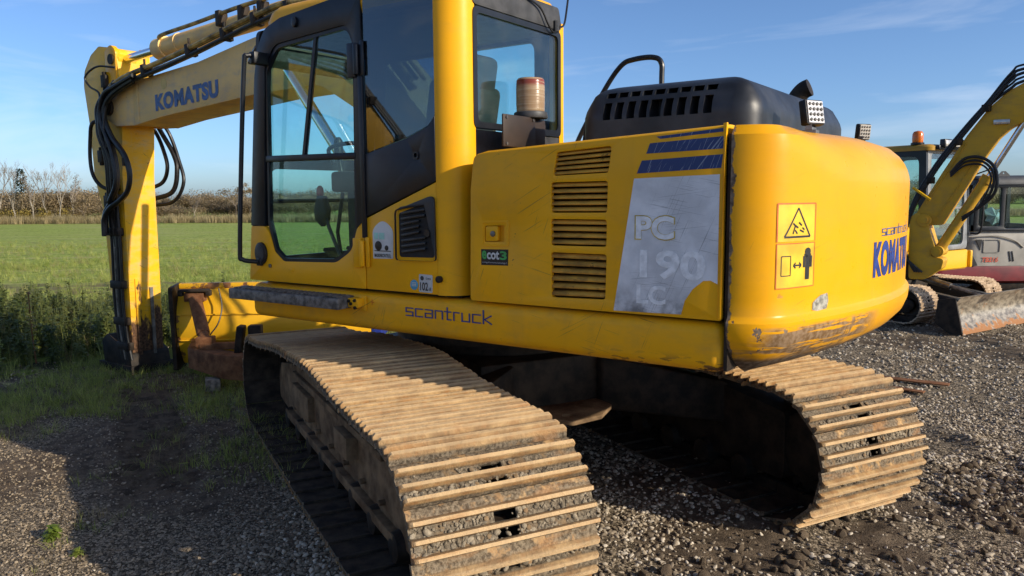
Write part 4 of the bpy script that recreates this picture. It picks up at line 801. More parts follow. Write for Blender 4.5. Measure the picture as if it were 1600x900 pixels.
def cw_bars(name, segs, mat, parent, s0, s1, z0, z1, th, lift):
    q = MB()
    for i, (x0, y0, x1, y1) in enumerate(segs):
        d = Vector(((x1-x0)*(s1-s0), (y1-y0)*(z1-z0))); d.normalize(); nn = Vector((-d.y, d.x))*th/2; P = []; K = 10
        for k in range(K+1):
            x, y = x0+(x1-x0)*k/K, y0+(y1-y0)*k/K
            for sg in (-1, 1): P.append(cw_point(s0+(s1-s0)*x+nn.x*sg, z0+(z1-z0)*y+nn.y*sg, lift+.0003*(i % 3)))
        q.add(P, [(2*k, 2*k+2, 2*k+3, 2*k+1) for k in range(K)])
    return q.build(name, mat, parent, smooth=False)
WS0, WS1 = .200, .430
ws = cw_patch('warning_sign', WS0, WS1, 1.580, 1.730, 'signyel', cw); cw_bars('border', [(0, 0, 0, 1), (0, 1, 1, 1), (1, 1, 1, 0)], 'orange', ws, WS0, WS1, 1.580, 1.730, .006, .0022)
cw_bars('triangle', [(.15, .12, .5, .88), (.5, .88, .85, .12), (.85, .12, .15, .12)], 'black', ws, WS0, WS1, 1.580, 1.730, .008, .0022)
cw_bars('print', [(.36, .20, .42, .42), (.42, .42, .36, .48), (.42, .42, .50, .36), (.42, .30, .48, .20), (.55, .30, .66, .24), (.60, .42, .52, .50), (.62, .36, .68, .30)], 'black', ws, WS0, WS1, 1.580, 1.730, .007, .0026)
w2 = cw_patch('warning_sign', WS0, WS1, 1.395, 1.572, 'signyel', cw); cw_bars('border', [(0, 1, 0, 0), (0, 0, 1, 0), (1, 0, 1, 1), (0, 1, 1, 1)], 'orange', w2, WS0, WS1, 1.395, 1.572, .004, .0022)
cw_bars('print', [(.10, .28, .10, .72), (.10, .72, .32, .72), (.32, .72, .32, .28), (.32, .28, .10, .28)], 'black', w2, WS0, WS1, 1.395, 1.572, .004, .0022)
cw_bars('print', [(.40, .5, .62, .5), (.40, .5, .46, .56), (.40, .5, .46, .44), (.62, .5, .56, .56), (.62, .5, .56, .44)], 'black', w2, WS0, WS1, 1.395, 1.572, .007, .0022)
cw_bars('print', [(.77, .72, .77, .42), (.83, .72, .83, .42), (.77, .45, .77, .16), (.83, .45, .83, .16), (.70, .70, .70, .44), (.90, .70, .90, .44), (.70, .71, .90, .71)], 'black', w2, WS0, WS1, 1.395, 1.572, .014, .0022)
q = MB(); ce = (WS0+.80*(WS1-WS0), 1.395+.80*.177); q.add([cw_point(ce[0]+.02*math.cos(2*math.pi*k/12), ce[1]+.016*math.sin(2*math.pi*k/12), .003) for k in range(12)], [tuple(range(12))]); q.build('print', 'black', w2)
gs = MB(); gs.add([cw_point(.43+.12*u, 1.285+.07*v, .002) for u, v in ((0, .1), (.3, 0), (.9, .05), (1, .5), (.92, 1), (.5, .93), (.3, .8), (.02, .55))], [tuple(range(8))]); gs.build('torn_sticker', plain('torn_grey_sticker', (.32, .31, .26), .7, 0, .3, 40), cw)
LS0, LS1 = .985, 1.74
lettering('lettering', 'KOMATSU', 'logo', cw, on_cw(LS0, LS1, 1.380, 1.548), .06, 0, 1.10, 24)
stroke_text('lettering', 'scantruck', 'logod', cw, lambda u, v, l: cw_point(1.09+u*.62, 1.572+v*.030, .0015+l), .17, .34, .0004, 3)
def work_lamp(a, b, z, yaw, tilt, k=1.0):
    e = MB(); rm = Matrix.Rotation(yaw, 3, 'Z') @ Matrix.Rotation(tilt, 3, 'Y'); c = Vector((a, b, z)); bx = lambda mb_, o, d: mb_.box(c+rm @ Vector(o)*k, [q*k for q in d], rm)
    bx(e, (.012, 0, 0), (.045, .125, .125)); lam = e.build('work_lamp', 'rubber', cw, bevel=.008)
    e = MB(); bx(e, (-.0125, 0, 0), (.004, .108, .108)); e.build('lens', 'lensw', lam)
    e = MB()
    for i in range(4):
        for j in range(4): p = c+rm @ Vector((-.0165, -.039+i*.026, -.039+j*.026))*k; e.box(p, (.006*k, .012*k, .012*k), rm @ Matrix.Rotation(R(45), 3, 'X'))
    e.build('reflector', 'grey', lam)
    e = MB(); e.box((a+.01, b, z-.078*k), (.03, .075, .012)); e.box((a+.01, b-.035, z-.06*k), (.025, .004, .04)); e.box((a+.01, b+.035, z-.06*k), (.025, .004, .04)); e.box((a+.01, b, ZT+.006), (.06, .06, .016)); e.cyl((a+.01, b, ZT+.005), (a+.01, b, z-.075*k), .012, n=8); e.build('bracket', 'steel', lam)
work_lamp(-2.19, .60, 2.132, R(-26), R(10), .92); work_lamp(-2.19, -.50, 2.112, R(-32), R(-6), .72)

# ---- beacon on its box
m_ = MB(); m_.box((-.842, .985, 2.095), (.012, .29, .16)); m_.box((-.80, .80, 2.095), (.07, .15, .15)); m_.box((-.80, .72, 2.12), (.05, .03, .06)); m_.box((-.80, .95, 2.05), (.07, .16, .06)); bk = m_.build('beacon_bracket', plain('brown_box', (.035, .022, .016), .55, .2), EX, bevel=.005)
for y, z in ((1.105, 2.16), (1.105, 2.03), (.865, 2.16)):
    t = MB(); t.cyl((-.848, y, z), (-.854, y, z), .008, n=8); t.build('bolt', 'steel', bk)
m_ = MB(); m_.lathe([(.088, 2.175), (.092, 2.185), (.088, 2.205), (.078, 2.21)], 24, (-.80, .815, 0)); bc = m_.build('beacon', 'grey', EX)
def lens_mat():
    n = N('faded_beacon_lens', .25); z = n.xyz()[2]; rib = n.noise(4, 2, .4, n.map((1, 1, 40))); c = n.ramp(z, 2.335, 2.355, (.46, .30, .16), (.34, .07, .035)); c = n.mix(n.ramp(rib, .5, .62), c, (.55, .40, .24)); n.col(c); n.b.inputs['Transmission Weight'].default_value = .35; n.bump(rib, .4, .004); return n.m
m_ = MB(); m_.lathe([(.074, 2.205), (.076, 2.25), (.076, 2.33), (.074, 2.372), (.066, 2.382), (.0, 2.384)], 28, (-.80, .815, 0)); m_.build('lens', lens_mat(), bc)
m_ = MB(); m_.cyl((-.80, .815, 2.20), (-.80, .815, 2.34), .018, n=8); m_.build('bulb', 'dark', bc)

# ---- boom, arm, cylinders, hoses
def prism(poly, b0, b1, mb=None):
    mb = mb or MB(); mb.plate(poly, [], lambda u, v, d: (u, d, v), b0, b1); return mb
bp = rpoly([(.18, 1.50, .12), (.0, 1.70, .12), (.25, 2.10, .3), (1.10, 2.98, .3), (1.75, 3.10, .4), (2.27, 3.045, .3), (3.02, 2.935, .2), (4.06, 2.862, 0), (4.08, 2.462, 0), (3.60, 2.515, .1), (2.28, 2.605, .3), (1.50, 2.62, .35), (1.10, 2.40, .3), (.48, 1.62, .15)], .05, 6)
boom = prism(bp, -.225, .225).build('boom', 'boomyellow', EX, bevel=.008)
m_ = MB(); prism(rpoly([(4.06, 2.856, 0), (4.36, 2.82, .06), (4.62, 2.74, .10), (4.64, 2.58, .1), (4.40, 2.475, .08), (4.08, 2.464, 0)], .04), .175, .222, m_); m_.build('boom_nose', 'boomyellow', boom, bevel=.008)
m_ = MB(); prism(rpoly([(4.06, 2.856, 0), (4.36, 2.82, .06), (4.62, 2.74, .10), (4.64, 2.58, .1), (4.40, 2.475, .08), (4.08, 2.464, 0)], .04), -.222, -.175, m_); m_.build('boom_nose', 'boomyellow', boom, bevel=.008)
m_ = MB(); m_.cyl((4.50, -.25, 2.655), (4.50, .25, 2.655), .075, n=20); m_.cyl((4.50, .24, 2.655), (4.50, .262, 2.655), .05, n=12); m_.build('pivot_pin', 'darksteel', boom)
lettering('lettering', 'KOMATSU', 'logod', boom, lambda u, v: (3.700-.955*u, .2275, 2.565+.055*u+.150*v), .03, 0, 1.10)
lettering('lettering', 'KOMATSU', 'logod', boom, lambda u, v: (3.700-.955*u, .2283, 2.565+.055*u+.150*v), .06, 0, 1.10)
m_ = MB(); m_.plate([(3.55+.045*math.cos(2*math.pi*k/20), 2.80+.05*math.sin(2*math.pi*k/20)) for k in range(20)], [], lambda u, v, d: (u, .226+d, v), 0, .0012); m_.build('patch', plain('pale_patch', (.60, .44, .15), .6), boom)
m_ = MB(); m_.box2((3.98, .226, 2.50), (4.0, .229, 2.83)); m_.build('weld_seam', 'boomyellow', boom)
# pipes clamped along the upper left edge
MAT['boompipe'] = MAT['pipe']
for k, (off, dz, r, mat) in enumerate(((.255, .06, .020, 'pipe'), (.285, .11, .022, 'pipe'), (.235, .125, .017, 'rubber'), (.295, .045, .015, 'rubber'), (.15, .13, .016, 'pipe'))):
    m_ = MB(); m_.tube(cr([(4.38, off-.02, 2.79+dz*.5), (4.05, off, 2.80+dz), (3.55, off, 2.862+dz), (3.02, off, 2.94+dz), (2.55, off, 3.02+dz), (2.10, off, 3.09+dz), (1.70, off, 3.12+dz), (1.10, off-.03, 3.00+dz), (.55, off-.04, 2.45+dz)], 5), r, 8); m_.build('pipe', mat, boom)
for a, z in ((3.75, 2.93), (3.05, 3.03), (2.55, 3.10), (2.15, 3.17), (1.75, 3.20)):
    m_ = MB(); m_.box((a, .262, z), (.05, .10, .10), Matrix.Rotation(R(7), 3, 'Y')); m_.cyl((a, .28, z+.04), (a, .28, z+.10), .012, n=6); m_.build('pipe_clamp', 'darksteel', boom, bevel=.008)
# arm cylinder on top of the boom
m_ = MB(); m_.cyl((1.30, .06, 3.30), (3.80, .06, 3.160), .083, n=24); m_.cyl((3.72, .06, 3.164), (3.86, .06, 3.156), .098, n=24); m_.cyl((3.50, .06, 3.177), (3.53, .06, 3.175), .090, n=24); ac = m_.build('arm_cylinder', 'boomyellow', EX)
m_ = MB(); m_.cyl((3.84, .06, 3.157), (4.50, .06, 3.120), .043, n=20); m_.build('rod', 'chrome', ac)
m_ = MB(); m_.cyl((4.50, -.03, 3.12), (4.50, .15, 3.12), .085, n=20); m_.build('rod_eye', 'yellow', ac)
m_ = MB(); m_.tube(cr([(1.6, .17, 3.36), (2.4, .18, 3.33), (3.1, .17, 3.28), (3.66, .15, 3.25), (3.74, .12, 3.22)], 5), .018, 8); m_.build('pipe', 'pipe', ac)
for a in (2.2, 2.45, 2.75):
    m_ = MB(); m_.box((a, .16, 3.27), (.06, .09, .13)); m_.build('pipe_clamp', 'darksteel', ac, bevel=.01)
# boom lift cylinders
for b in (-.36, .33):
    m_ = MB(); m_.cyl((.62, b, 1.20), (1.15, b, 2.05), .075, n=18); lc = m_.build('lift_cylinder', 'yellow', EX)
    m_ = MB(); m_.cyl((1.13, b, 2.02), (1.78, b, 2.80), .040, n=16); m_.build('rod', 'chrome', lc)
# arm
ap = rpoly([(4.44, 3.22, .07), (4.74, 3.27, .09), (4.90, 3.20, .1), (5.04, 3.06, .1), (5.075, 2.92, .2), (5.01, 2.52, .3), (4.985, 2.0, .2), (4.86, 1.66, .25), (4.795, .74, .2), (4.75, .14, .06), (4.48, .12, .04), (4.465, 1.0, .0), (4.455, 2.0, .1), (4.40, 2.48, .1), (4.38, 2.85, .15)], .05)
arm = prism(ap, -.165, .165).build('arm', 'armyellow', EX, bevel=.010)
for b0, b1 in ((.13, .175), (-.175, -.13)):
    m_ = prism(rpoly([(4.42, 3.20, .07), (4.50, 3.26, .07), (4.62, 3.22, .05), (4.62, 2.90, .02), (4.44, 2.80, .02)], .03), b0, b1); m_.build('lug', 'yellow', arm, bevel=.006)
m_ = MB(); m_.cyl((4.50, -.19, 3.12), (4.50, .19, 3.12), .05, n=16); m_.build('pin', 'darksteel', arm)
m_ = MB(); m_.cyl((4.98, 0, 2.45), (4.98, 0, 1.30), .075, n=18); bcy = m_.build('bucket_cylinder', 'boomyellow', EX)
m_ = MB(); m_.cyl((4.98, 0, 1.32), (4.93, 0, .35), .042, n=14); m_.build('rod', 'steel', bcy)
m_ = MB(); prism(rpoly([(4.98, .32), (4.86, .40), (4.46, .22), (4.42, .02), (4.62, -.05), (4.95, .04)], .05), -.21, .21, m_); m_.box((4.72, 0, .02), (.62, .46, .16)); m_.build('quick_coupler', 'darksteel', EX, bevel=.015)
m_ = MB(); m_.box((4.462, .09, .55), (.012, .035, .85)); m_.build('arm_rib', 'armyellow', arm); m_ = MB(); m_.box((4.460, -.06, .50), (.012, .035, .75)); m_.build('arm_rib', 'steel', arm)
def hose(pts, r=.02, name='hose', parent=None, mat='rubber', n=7):
    m_ = MB(); m_.tube(cr(pts, n), r, 9); return m_.build(name, mat, parent or EX)
hs = [(a, .30, z) for a, z in ((3.90, 2.88), (4.235, 2.809), (4.428, 2.754), (4.53, 2.604), (4.491, 2.456), (4.385, 2.275), (4.327, 2.097), (4.329, 1.902), (4.46, 1.74), (4.58, 1.62), (4.60, 1.42))]
hose(hs, .024); hose([(a+.05, b-.04, z+.015) for a, b, z in hs], .022); hose([(a-.035, b+.03, z+.01) for a, b, z in hs[:-2]]+[(4.47, .28, 1.73), (4.56, .24, 1.6), (4.57, .22, 1.42)], .02)
h2 = [(a, .31, z) for a, z in ((3.90, 2.86), (4.205, 2.783), (4.389, 2.691), (4.444, 2.544), (4.328, 2.357), (4.143, 2.199), (4.063, 2.03), (4.105, 1.869), (4.253, 1.767), (4.46, 1.69), (4.58, 1.58), (4.60, 1.42))]
hose(h2, .024); hose([(a+.06, b-.03, z-.012) for a, b, z in h2], .022)
hose([(4.62, .24, 2.54), (4.70, .30, 2.51), (4.756, .3, 2.378), (4.786, .3, 2.161), (4.746, .3, 2.003), (4.66, .27, 1.90), (4.50, .22, 1.85)], .018)
hose([(4.40, .20, 3.03), (4.62, .26, 3.05), (4.771, .3, 2.964), (4.72, .29, 2.87), (4.58, .28, 2.80), (4.529, .3, 2.701), (4.60, .27, 2.64), (4.72, .22, 2.56), (4.70, .2, 2.42)], .010); hose([(4.64, .18, 2.7), (4.72, .2, 2.55), (4.66, .2, 2.35), (4.58, .19, 2.1), (4.60, .19, 1.9)], .012)
for dx, r, mat in ((0, .018, 'rubber'), (.05, .014, 'steel'), (-.055, .016, 'rubber'), (.10, .016, 'rubber')):
    hose([(4.561+dx, .21, 1.86), (4.562+dx, .21, 1.656), (4.56+dx, .205, 1.343), (4.57+dx, .205, 1.027), (4.58+dx, .205, .712), (4.54+dx, .21, .399), (4.50+dx, .20, .16)], r, mat=mat)
for a, z in ((4.60, 1.45), (4.60, .92), (4.58, .55), (4.58, 1.78), (4.55, .30)):
    m_ = MB(); m_.box((a, .20, z), (.22, .07, .08)); m_.build('hose_clamp', 'darksteel', EX, bevel=.012)
hose([(4.62, -.19, 2.62), (4.60, -.3, 2.45), (4.50, -.31, 2.27), (4.43, -.3, 2.091), (4.50, -.28, 1.942), (4.66, -.2, 1.87)], .020); hose([(4.50, -.2, 2.62), (4.50, -.31, 2.43), (4.36, -.33, 2.232), (4.29, -.32, 2.068), (4.37, -.3, 1.841), (4.66, -.2, 1.76)], .024); hose([(4.40, -.22, 2.58), (4.40, -.33, 2.42), (4.30, -.35, 2.166), (4.22, -.34, 1.937), (4.36, -.3, 1.743), (4.66, -.2, 1.70)], .018)

rh = random.Random(12)
for k in range(7):
    o = rh.uniform(-.09, .09); hose([(4.30+o*.5, .20+rh.uniform(0, .06), 2.84+rh.uniform(-.03, .05)), (4.46+o, .30, 2.72), (4.50+o, .31+rh.uniform(0, .04), 2.45+rh.uniform(-.1, .1)), (4.42+o, .30, 2.15), (4.45+o, .28, 1.86+rh.uniform(-.06, .06)), (4.56+o*.4, .22, 1.60+rh.uniform(-.1, .1)), (4.58+o*.5, .20, 1.30)], rh.choice((.010, .013, .016)))
for a, b, z in ((4.50, .30, 2.58), (4.40, .31, 2.30), (4.33, .31, 2.0), (4.12, .31, 2.12), (4.24, .30, 2.82), (4.47, .29, 1.76)):
    m_ = MB(); m_.tube([(a, b, z-.035), (a+.004, b, z+.035)], .032, 10); m_.build('hose_sleeve', 'darksteel', EX)
for a, z in ((4.62, 2.92), (4.55, 1.92), (4.78, 2.2), (4.72, 1.75)):
    m_ = MB(); m_.box((a, .185, z), (.09, .05, .12)); m_.cyl((a, .19, z-.09), (a, .19, z+.09), .022, n=10); m_.build('valve_block', 'darksteel', EX, bevel=.01)

# ---- undercarriage
HREL = HEAD_T-HEAD_H
def shoe_mesh(w_, pitch, gr, seed, holes=True):
    """one triple grouser track shoe: x along the chain, y across, z outwards"""
    r = random.Random(seed); k = pitch/.19; j = lambda: r.uniform(-.0015, .0015)
    prof = [(-.0945, -.002), (-.092, gr*.9), (-.078, gr), (-.072, .004), (-.038, .0), (-.032, gr*.9), (-.018, gr*.92), (-.011, .0), (.026, .0), (.032, gr*.95), (.047, gr), (.055, .006), (.078, .0), (.0915, -.012)]
    prof = [(x*k, z+j()) for x, z in prof]; bot = -.014; hw = w_*.062; ys = [-w_/2, -w_/2+.012, -hw-.02, -hw, hw, hw+.02, w_/2-.012, w_/2]; m_ = MB(); n = len(prof); vs = []
    for y in ys:
        e = abs(abs(y)-w_/2) < .001
        for x, z in prof: vs.append((x, y, (z if z <= .008 else z*(.72 if e else 1)) + j()*.6))
    for y in ys:
        for x, z in prof: vs.append((x, y, bot-(.012 if x > .07*k else 0)))
    N_ = len(ys)*n; fs = []
    for i in range(len(ys)-1):
        for q in range(n-1):
            hole = holes and i == 3 and q in (3, 7); a, b, c, d = i*n+q, i*n+q+1, (i+1)*n+q+1, (i+1)*n+q
            if hole: fs += [(a, b, b+N_, a+N_), (c, d, d+N_, c+N_), (b, c, c+N_, b+N_), (d, a, a+N_, d+N_)]
            else: fs += [(a, b, c, d), (a+N_, d+N_, c+N_, b+N_)]
    for i in range(len(ys)-1): fs += [(i*n, (i+1)*n, (i+1)*n+N_, i*n+N_), (i*n+n-1, i*n+n-1+N_, (i+1)*n+n-1+N_, (i+1)*n+n-1)]
    for q in range(n-1): fs += [(q, q+N_, q+1+N_, q+1), ((len(ys)-1)*n+q, (len(ys)-1)*n+q+1, (len(ys)-1)*n+q+1+N_, (len(ys)-1)*n+q+N_)]
    m_.add(vs, fs)
    for x in (-.055*k, .008*k):
        for s in (-1, 1): m_.lathe([(.011, -.002), (.010, .008), (.005, .010)], 8, (x, s*(hw+.035), 0))
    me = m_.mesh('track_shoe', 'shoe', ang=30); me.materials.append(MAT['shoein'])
    for p in me.polygons:
        if all(me.vertices[i].co.z < -.009 for i in p.vertices): p.material_index = 1
    return me
def track_path(rear, front, n, hump=None, sag=0.0):
    """n places along the chain round two wheels (x, z, radius): position, angle of travel"""
    pts = []; A = 40; (xr, zr, rr), (xf, zf, rf) = rear, front
    for k in range(A+1): a = math.pi/2+math.pi*k/A; pts.append((xr+rr*math.cos(a), zr+rr*math.sin(a)))
    for k in range(1, 60): t = k/60; pts.append((xr+(xf-xr)*t, zr-rr+(zf-rf-zr+rr)*t))
    for k in range(A+1): a = -math.pi/2+math.pi*k/A; pts.append((xf+rf*math.cos(a), zf+rf*math.sin(a)))
    p0, p1 = (xf, zf+rf), (xr, zr+rr)
    if hump: top = [(q.x, q.z) for q in cr([(p0[0], 0, p0[1]), *[(x, 0, z) for x, z in hump], (p1[0], 0, p1[1])], 16)][1:-1]
    else: top = [(p0[0]+(p1[0]-p0[0])*k/60, p0[1]+(p1[1]-p0[1])*k/60-sag*abs(math.sin(2*math.pi*k/60))) for k in range(1, 60)]
    P = np.array(pts+top+[pts[0]]); s = np.concatenate([[0], np.cumsum(np.hypot(*np.diff(P, axis=0).T))]); out = []; n = n or round(s[-1]/.19)
    for k in range(n):
        q = (k+.35)/n*s[-1]; x, z = np.interp(q, s, P[:, 0]), np.interp(q, s, P[:, 1]); q2 = (q+.05) % s[-1]; q1 = (q-.05) % s[-1]
        dx, dz = np.interp(q2, s, P[:, 0])-np.interp(q1, s, P[:, 0]), np.interp(q2, s, P[:, 1])-np.interp(q1, s, P[:, 1]); out.append((x, z, math.atan2(dz, dx)))
    return out, s[-1]
def crawler(parent, rel, lat, rear, front, w_, n, meshes, outer, mudn=0, detail=True, hump=None, sag=.0, framemat='trackframe', name='track_frame'):
    """track frame part with its shoes, rollers, idler and sprocket; lat = offset to the left, outer = +1/-1 side facing out"""
    path, L = track_path(rear, front, n, hump, sag); n = len(path); rnd = random.Random(int(lat*100)); (xr, zr, rr_), (xf, zf, rf_) = rear, front; xm, half = (xr+xf)/2, (xf-xr)/2
    m_ = MB(); fw_ = w_*.20; k_ = .62 if detail else .3; zb = zr-rr_*.62
    prof = [(xr+.30*rr_, zb), (xr+.30*rr_, (zr+rr_*k_)*.92), (xr+half*.45, zr+rr_*k_+.02), (xm+half*.4, zr+rr_*k_), (xf-.2*rf_, zf+rf_*.45), (xf+.1*rf_, zf+.02), (xf+.1*rf_, zb+.05), (xf-half*.3, zb)]
    m_.plate(rpoly(prof, .04), [], lambda u, v, d: (u, d, v), -fw_, fw_); m_.box((xm, outer*(fw_+.02), zb+.03), (half*1.5, .05, .05))
    if detail:
        m_.box((xm, outer*(fw_+.012), zr+rr_*.30), (half*1.25, .03, .035)); m_.box((xm-half*.25, outer*(fw_+.03), zr+.02), (.26, .07, .12)); m_.box((xm+half*.45, outer*(fw_+.02), zr-.02), (.5, .04, .16))
        for q in range(7): m_.cyl((xm-half*.6+q*half*.2, outer*(fw_+.0), zr-.12), (xm-half*.6+q*half*.2, outer*(fw_+.03), zr-.12), .016, n=8)
    fo = m_.build(name, framemat, parent, bevel=.012); fo.rotation_euler = (0, 0, rel); c, s = math.cos(rel), math.sin(rel); fo.location = (-s*lat, c*lat, 0)
    for k, (x, z, a) in enumerate(path):
        o = obj('track_shoe', meshes[rnd.randrange(len(meshes))], fo, (x, rnd.uniform(-.003, .003), z)); th = a+math.pi
        # chain runs rearwards over the top; outward normal is to the left of travel reversed
        o.matrix_local = Matrix.Translation((x, rnd.uniform(-.003, .003), z)) @ Matrix.Rotation(-a+math.pi, 4, 'Y') @ Matrix.Scale(1, 4) @ Matrix.Rotation(rnd.uniform(-.012, .012), 4, 'Y')
    for sx, zc, Rp, nm in ((xf, zf, rf_, 'idler'), (xr, zr, rr_, 'sprocket')):
        q = MB(); rr = Rp-.075
        if nm == 'idler': q.lathe([(.05, -.10), (rr*.45, -.09), (rr*.5, -.05), (rr*.9, -.055), (rr, -.045), (rr, .045), (rr*.9, .055), (rr*.5, .05), (rr*.45, .09), (.05, .10)], 32, (sx, 0, zc), 'y')
        else:
            T = 21; q.plate([(sx+(rr+(.03 if i % 4 in (1, 2) else -.015))*math.cos(2*math.pi*i/(4*T)), zc+(rr+(.03 if i % 4 in (1, 2) else -.015))*math.sin(2*math.pi*i/(4*T))) for i in range(4*T)], [], lambda u, v, d: (u, d, v), -.03, .03); q.lathe([(rr*.7, -.12), (rr*.72, .03), (rr*.66, .12), (rr*.3, .15)], 28, (sx, 0, zc), 'y')
        q.build(nm, 'darksteel', fo)
    nr = 8 if detail else 4
    for k in range(nr):
        q = MB(); x = xm-half*.74+k*half*1.48/(nr-1); q.lathe([(.04, -w_*.26), (.07, -w_*.25), (.085, -w_*.16), (.07, -w_*.14), (.07, w_*.14), (.085, w_*.16), (.07, w_*.25), (.04, w_*.26)], 16, (x, 0, zr-rr_+.135*rr_/.38), 'y'); q.build('track_roller', 'darksteel', fo)
    for k in range(2 if detail else 1):
        q = MB(); x = xm+(-.5+k)*half*.9 if detail else xm; q.lathe([(.03, -.10), (.06, -.10), (.06, .10), (.03, .10)], 14, (x, 0, zr+rr_-.15*rr_/.38), 'y'); q.build('carrier_roller', 'darksteel', fo)
    # chain links inside the shoes
    q = MB()
    for k, (x, z, a) in enumerate(path):
        m4 = Matrix.Translation((x, 0, z)) @ Matrix.Rotation(-a+math.pi, 4, 'Y')
        for sy in (-1, 1):
            for ox in ((0,)): q.box(m4 @ Vector((ox, sy*w_*.115, -.05)), (L/n*.96, .035, .062), m4.to_3x3())
    ch = q.build('track_chain', 'darksteel', fo); ch['kind'] = 'stuff'
    if mudn:
        q = MB(); rm = random.Random(7+int(lat*10)); pk = L/n
        ico = [Vector(v) for v in ((0, 0, 1), (.894, 0, .447), (.276, .851, .447), (-.724, .526, .447), (-.724, -.526, .447), (.276, -.851, .447), (.724, .526, -.447), (-.276, .851, -.447), (-.894, 0, -.447), (-.276, -.851, -.447), (.724, -.526, -.447))]
        fc = [(0, 1, 2), (0, 2, 3), (0, 3, 4), (0, 4, 5), (0, 5, 1), (1, 6, 2), (2, 7, 3), (3, 8, 4), (4, 9, 5), (5, 10, 1), (6, 7, 2), (7, 8, 3), (8, 9, 4), (9, 10, 5), (10, 6, 1)]
        for k, (x, z, a) in enumerate(path):
            if z < zr-.15 and xr < x < xf: continue
            m4 = Matrix.Translation((x, 0, z)) @ Matrix.Rotation(-a+math.pi, 4, 'Y')
            for flat in (-.055, .008):
                amt = rm.random()**.9; cen = rm.uniform(-.3, .3)*w_; sp_ = rm.uniform(.12, .35)*w_
                for _ in range(int(mudn*amt)):
                    y = rm.gauss(cen, sp_) if rm.random() < .8 else rm.uniform(-.5, .5)*w_
                    if abs(y) > w_*.48 or (abs(y) < w_*.06 and rm.random() < .85): continue
                    sz = rm.uniform(.0035, .0075)*(1.7 if rm.random() < .10 else 1); p = Vector((flat*pk/.19+rm.gauss(0, .011), y, .002)); s3 = (sz*rm.uniform(.8, 1.5), sz*rm.uniform(.9, 1.9), sz*rm.uniform(.6, 1.2)); rz = Matrix.Rotation(rm.uniform(0, 6), 3, 'Z')
                    q.add([m4 @ (p+rz @ Vector((v.x*s3[0]*rm.uniform(.8, 1.2), v.y*s3[1], v.z*s3[2]*rm.uniform(.8, 1.2)))) for v in ico], fc)
        mo = q.build('mud', 'mud', fo, ang=50); mo['kind'] = 'stuff'
    return fo
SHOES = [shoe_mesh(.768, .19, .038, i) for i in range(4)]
LATC = (1.4912+.7225)/2
crawler(EX, HREL, LATC, (-1.93, .425, .385), (1.33, .365, .328), .768, None, SHOES, 1, 260, hump=((.93, .728), (.33, .805), (-.16, .842), (-.67, .868), (-1.05, .842), (-1.45, .815)))
crawler(EX, HREL, -LATC, (-1.785, .375, .355), (1.45, .365, .335), .768, None, SHOES, -1, 260, hump=((.9, .725), (.0, .735), (-.9, .735)), framemat='darksteel')  # dark steel instead of dusty brown puts shade into this frame's colour
cf = MB(); cf.box((0, 0, .62), (1.5, 1.0, .34)); cf.cyl((0, 0, .60), (0, 0, .84), .60, n=32)
for sx in (-1, 1):
    for sy in (-1, 1): cf.loft([[(sx*.45, sy*.30, .44), (sx*.80, sy*.30, .44), (sx*.80, sy*.30, .78), (sx*.45, sy*.30, .78)], [(sx*.75, sy*.98, .36), (sx*1.20, sy*.98, .36), (sx*1.20, sy*.98, .62), (sx*.75, sy*.98, .62)]])
cfo = cf.build('center_frame', 'darksteel', EX, bevel=.02); cfo.rotation_euler = (0, 0, HREL)
tw = MB(); tw.plate(rpoly([(-.70, -.30), (-.74, .14), (-.98, .20), (-1.12, .10), (-1.08, -.12), (-.92, -.30)], .04), [[(-1.00+.036*math.cos(k*.785), .06+.036*math.sin(k*.785)) for k in range(8)]], lambda u, v, d: (u, v, d), .475, .500); two = tw.build('tow_plate', 'trackframe', EX, bevel=.005); two.rotation_euler = (0, 0, HREL)

# ================================================================== OTHER THINGS ON THE YARD
# ---- yellow dozer blade with push frame, ahead of the machine
DB = empty('dozer_blade', (-2.86, 7.35, 0), R(4)); tag(DB, 'yellow dozer blade with rusty push frame standing ahead of the tracks', 'dozer blade')
def blade_mat():
    n = N('worn_blade_paint', .5); x = n.xyz(); u, z = x[0], x[2]; base = n.ramp(n.noise(3, 6), .3, .7, (.80, .42, .010), (.92, .50, .015)); rim = n.math('MAXIMUM', n.ramp(z, .83, .88), n.ramp(u, -.38, -.46)); ru = n.math('ADD', n.math('MULTIPLY', rim, .20), n.noise(6, 8, .65)); m1 = n.ramp(ru, .68, .76)
    n.col(n.mix(m1, base, n.ramp(n.noise(18, 5), .3, .7, (.16, .065, .02), (.34, .16, .06)))); n.bump(n.noise(30, 6), .2, .003); return n.m
BM = blade_mat()
rg = []
for x in (-.47, 1.45):
    rg.append([(x, .55-.16*math.sin(math.pi*t), .10+.80*t) for t in np.linspace(0, 1, 9)]+[(x, .585-.16*math.sin(math.pi*t), .10+.80*t) for t in np.linspace(1, 0, 9)])
m_ = MB(); m_.loft(rg); m_.build('mouldboard', BM, DB, bevel=.004)
m_ = MB(); m_.box((.49, .555, .895), (1.92, .07, .055)); m_.build('top_edge', BM, DB, bevel=.01)
for z in (.36, .62):
    m_ = MB(); m_.box((.50, .525-.16*math.sin(math.pi*(z-.1)/.8)+.012, z), (1.90, .014, .010)); m_.build('weld_seam', BM, DB)
m_ = MB(); prism(rpoly([(.36, .06), (.33, .90), (.62, .92), (.64, .06)], .03), -.51, -.472, m_); m_.v = [(-y_-0.98+.0, x_, z_) if False else (y_, x_, z_) for x_, y_, z_ in m_.v]; m_.build('end_plate', 'darksteel', DB, bevel=.006)
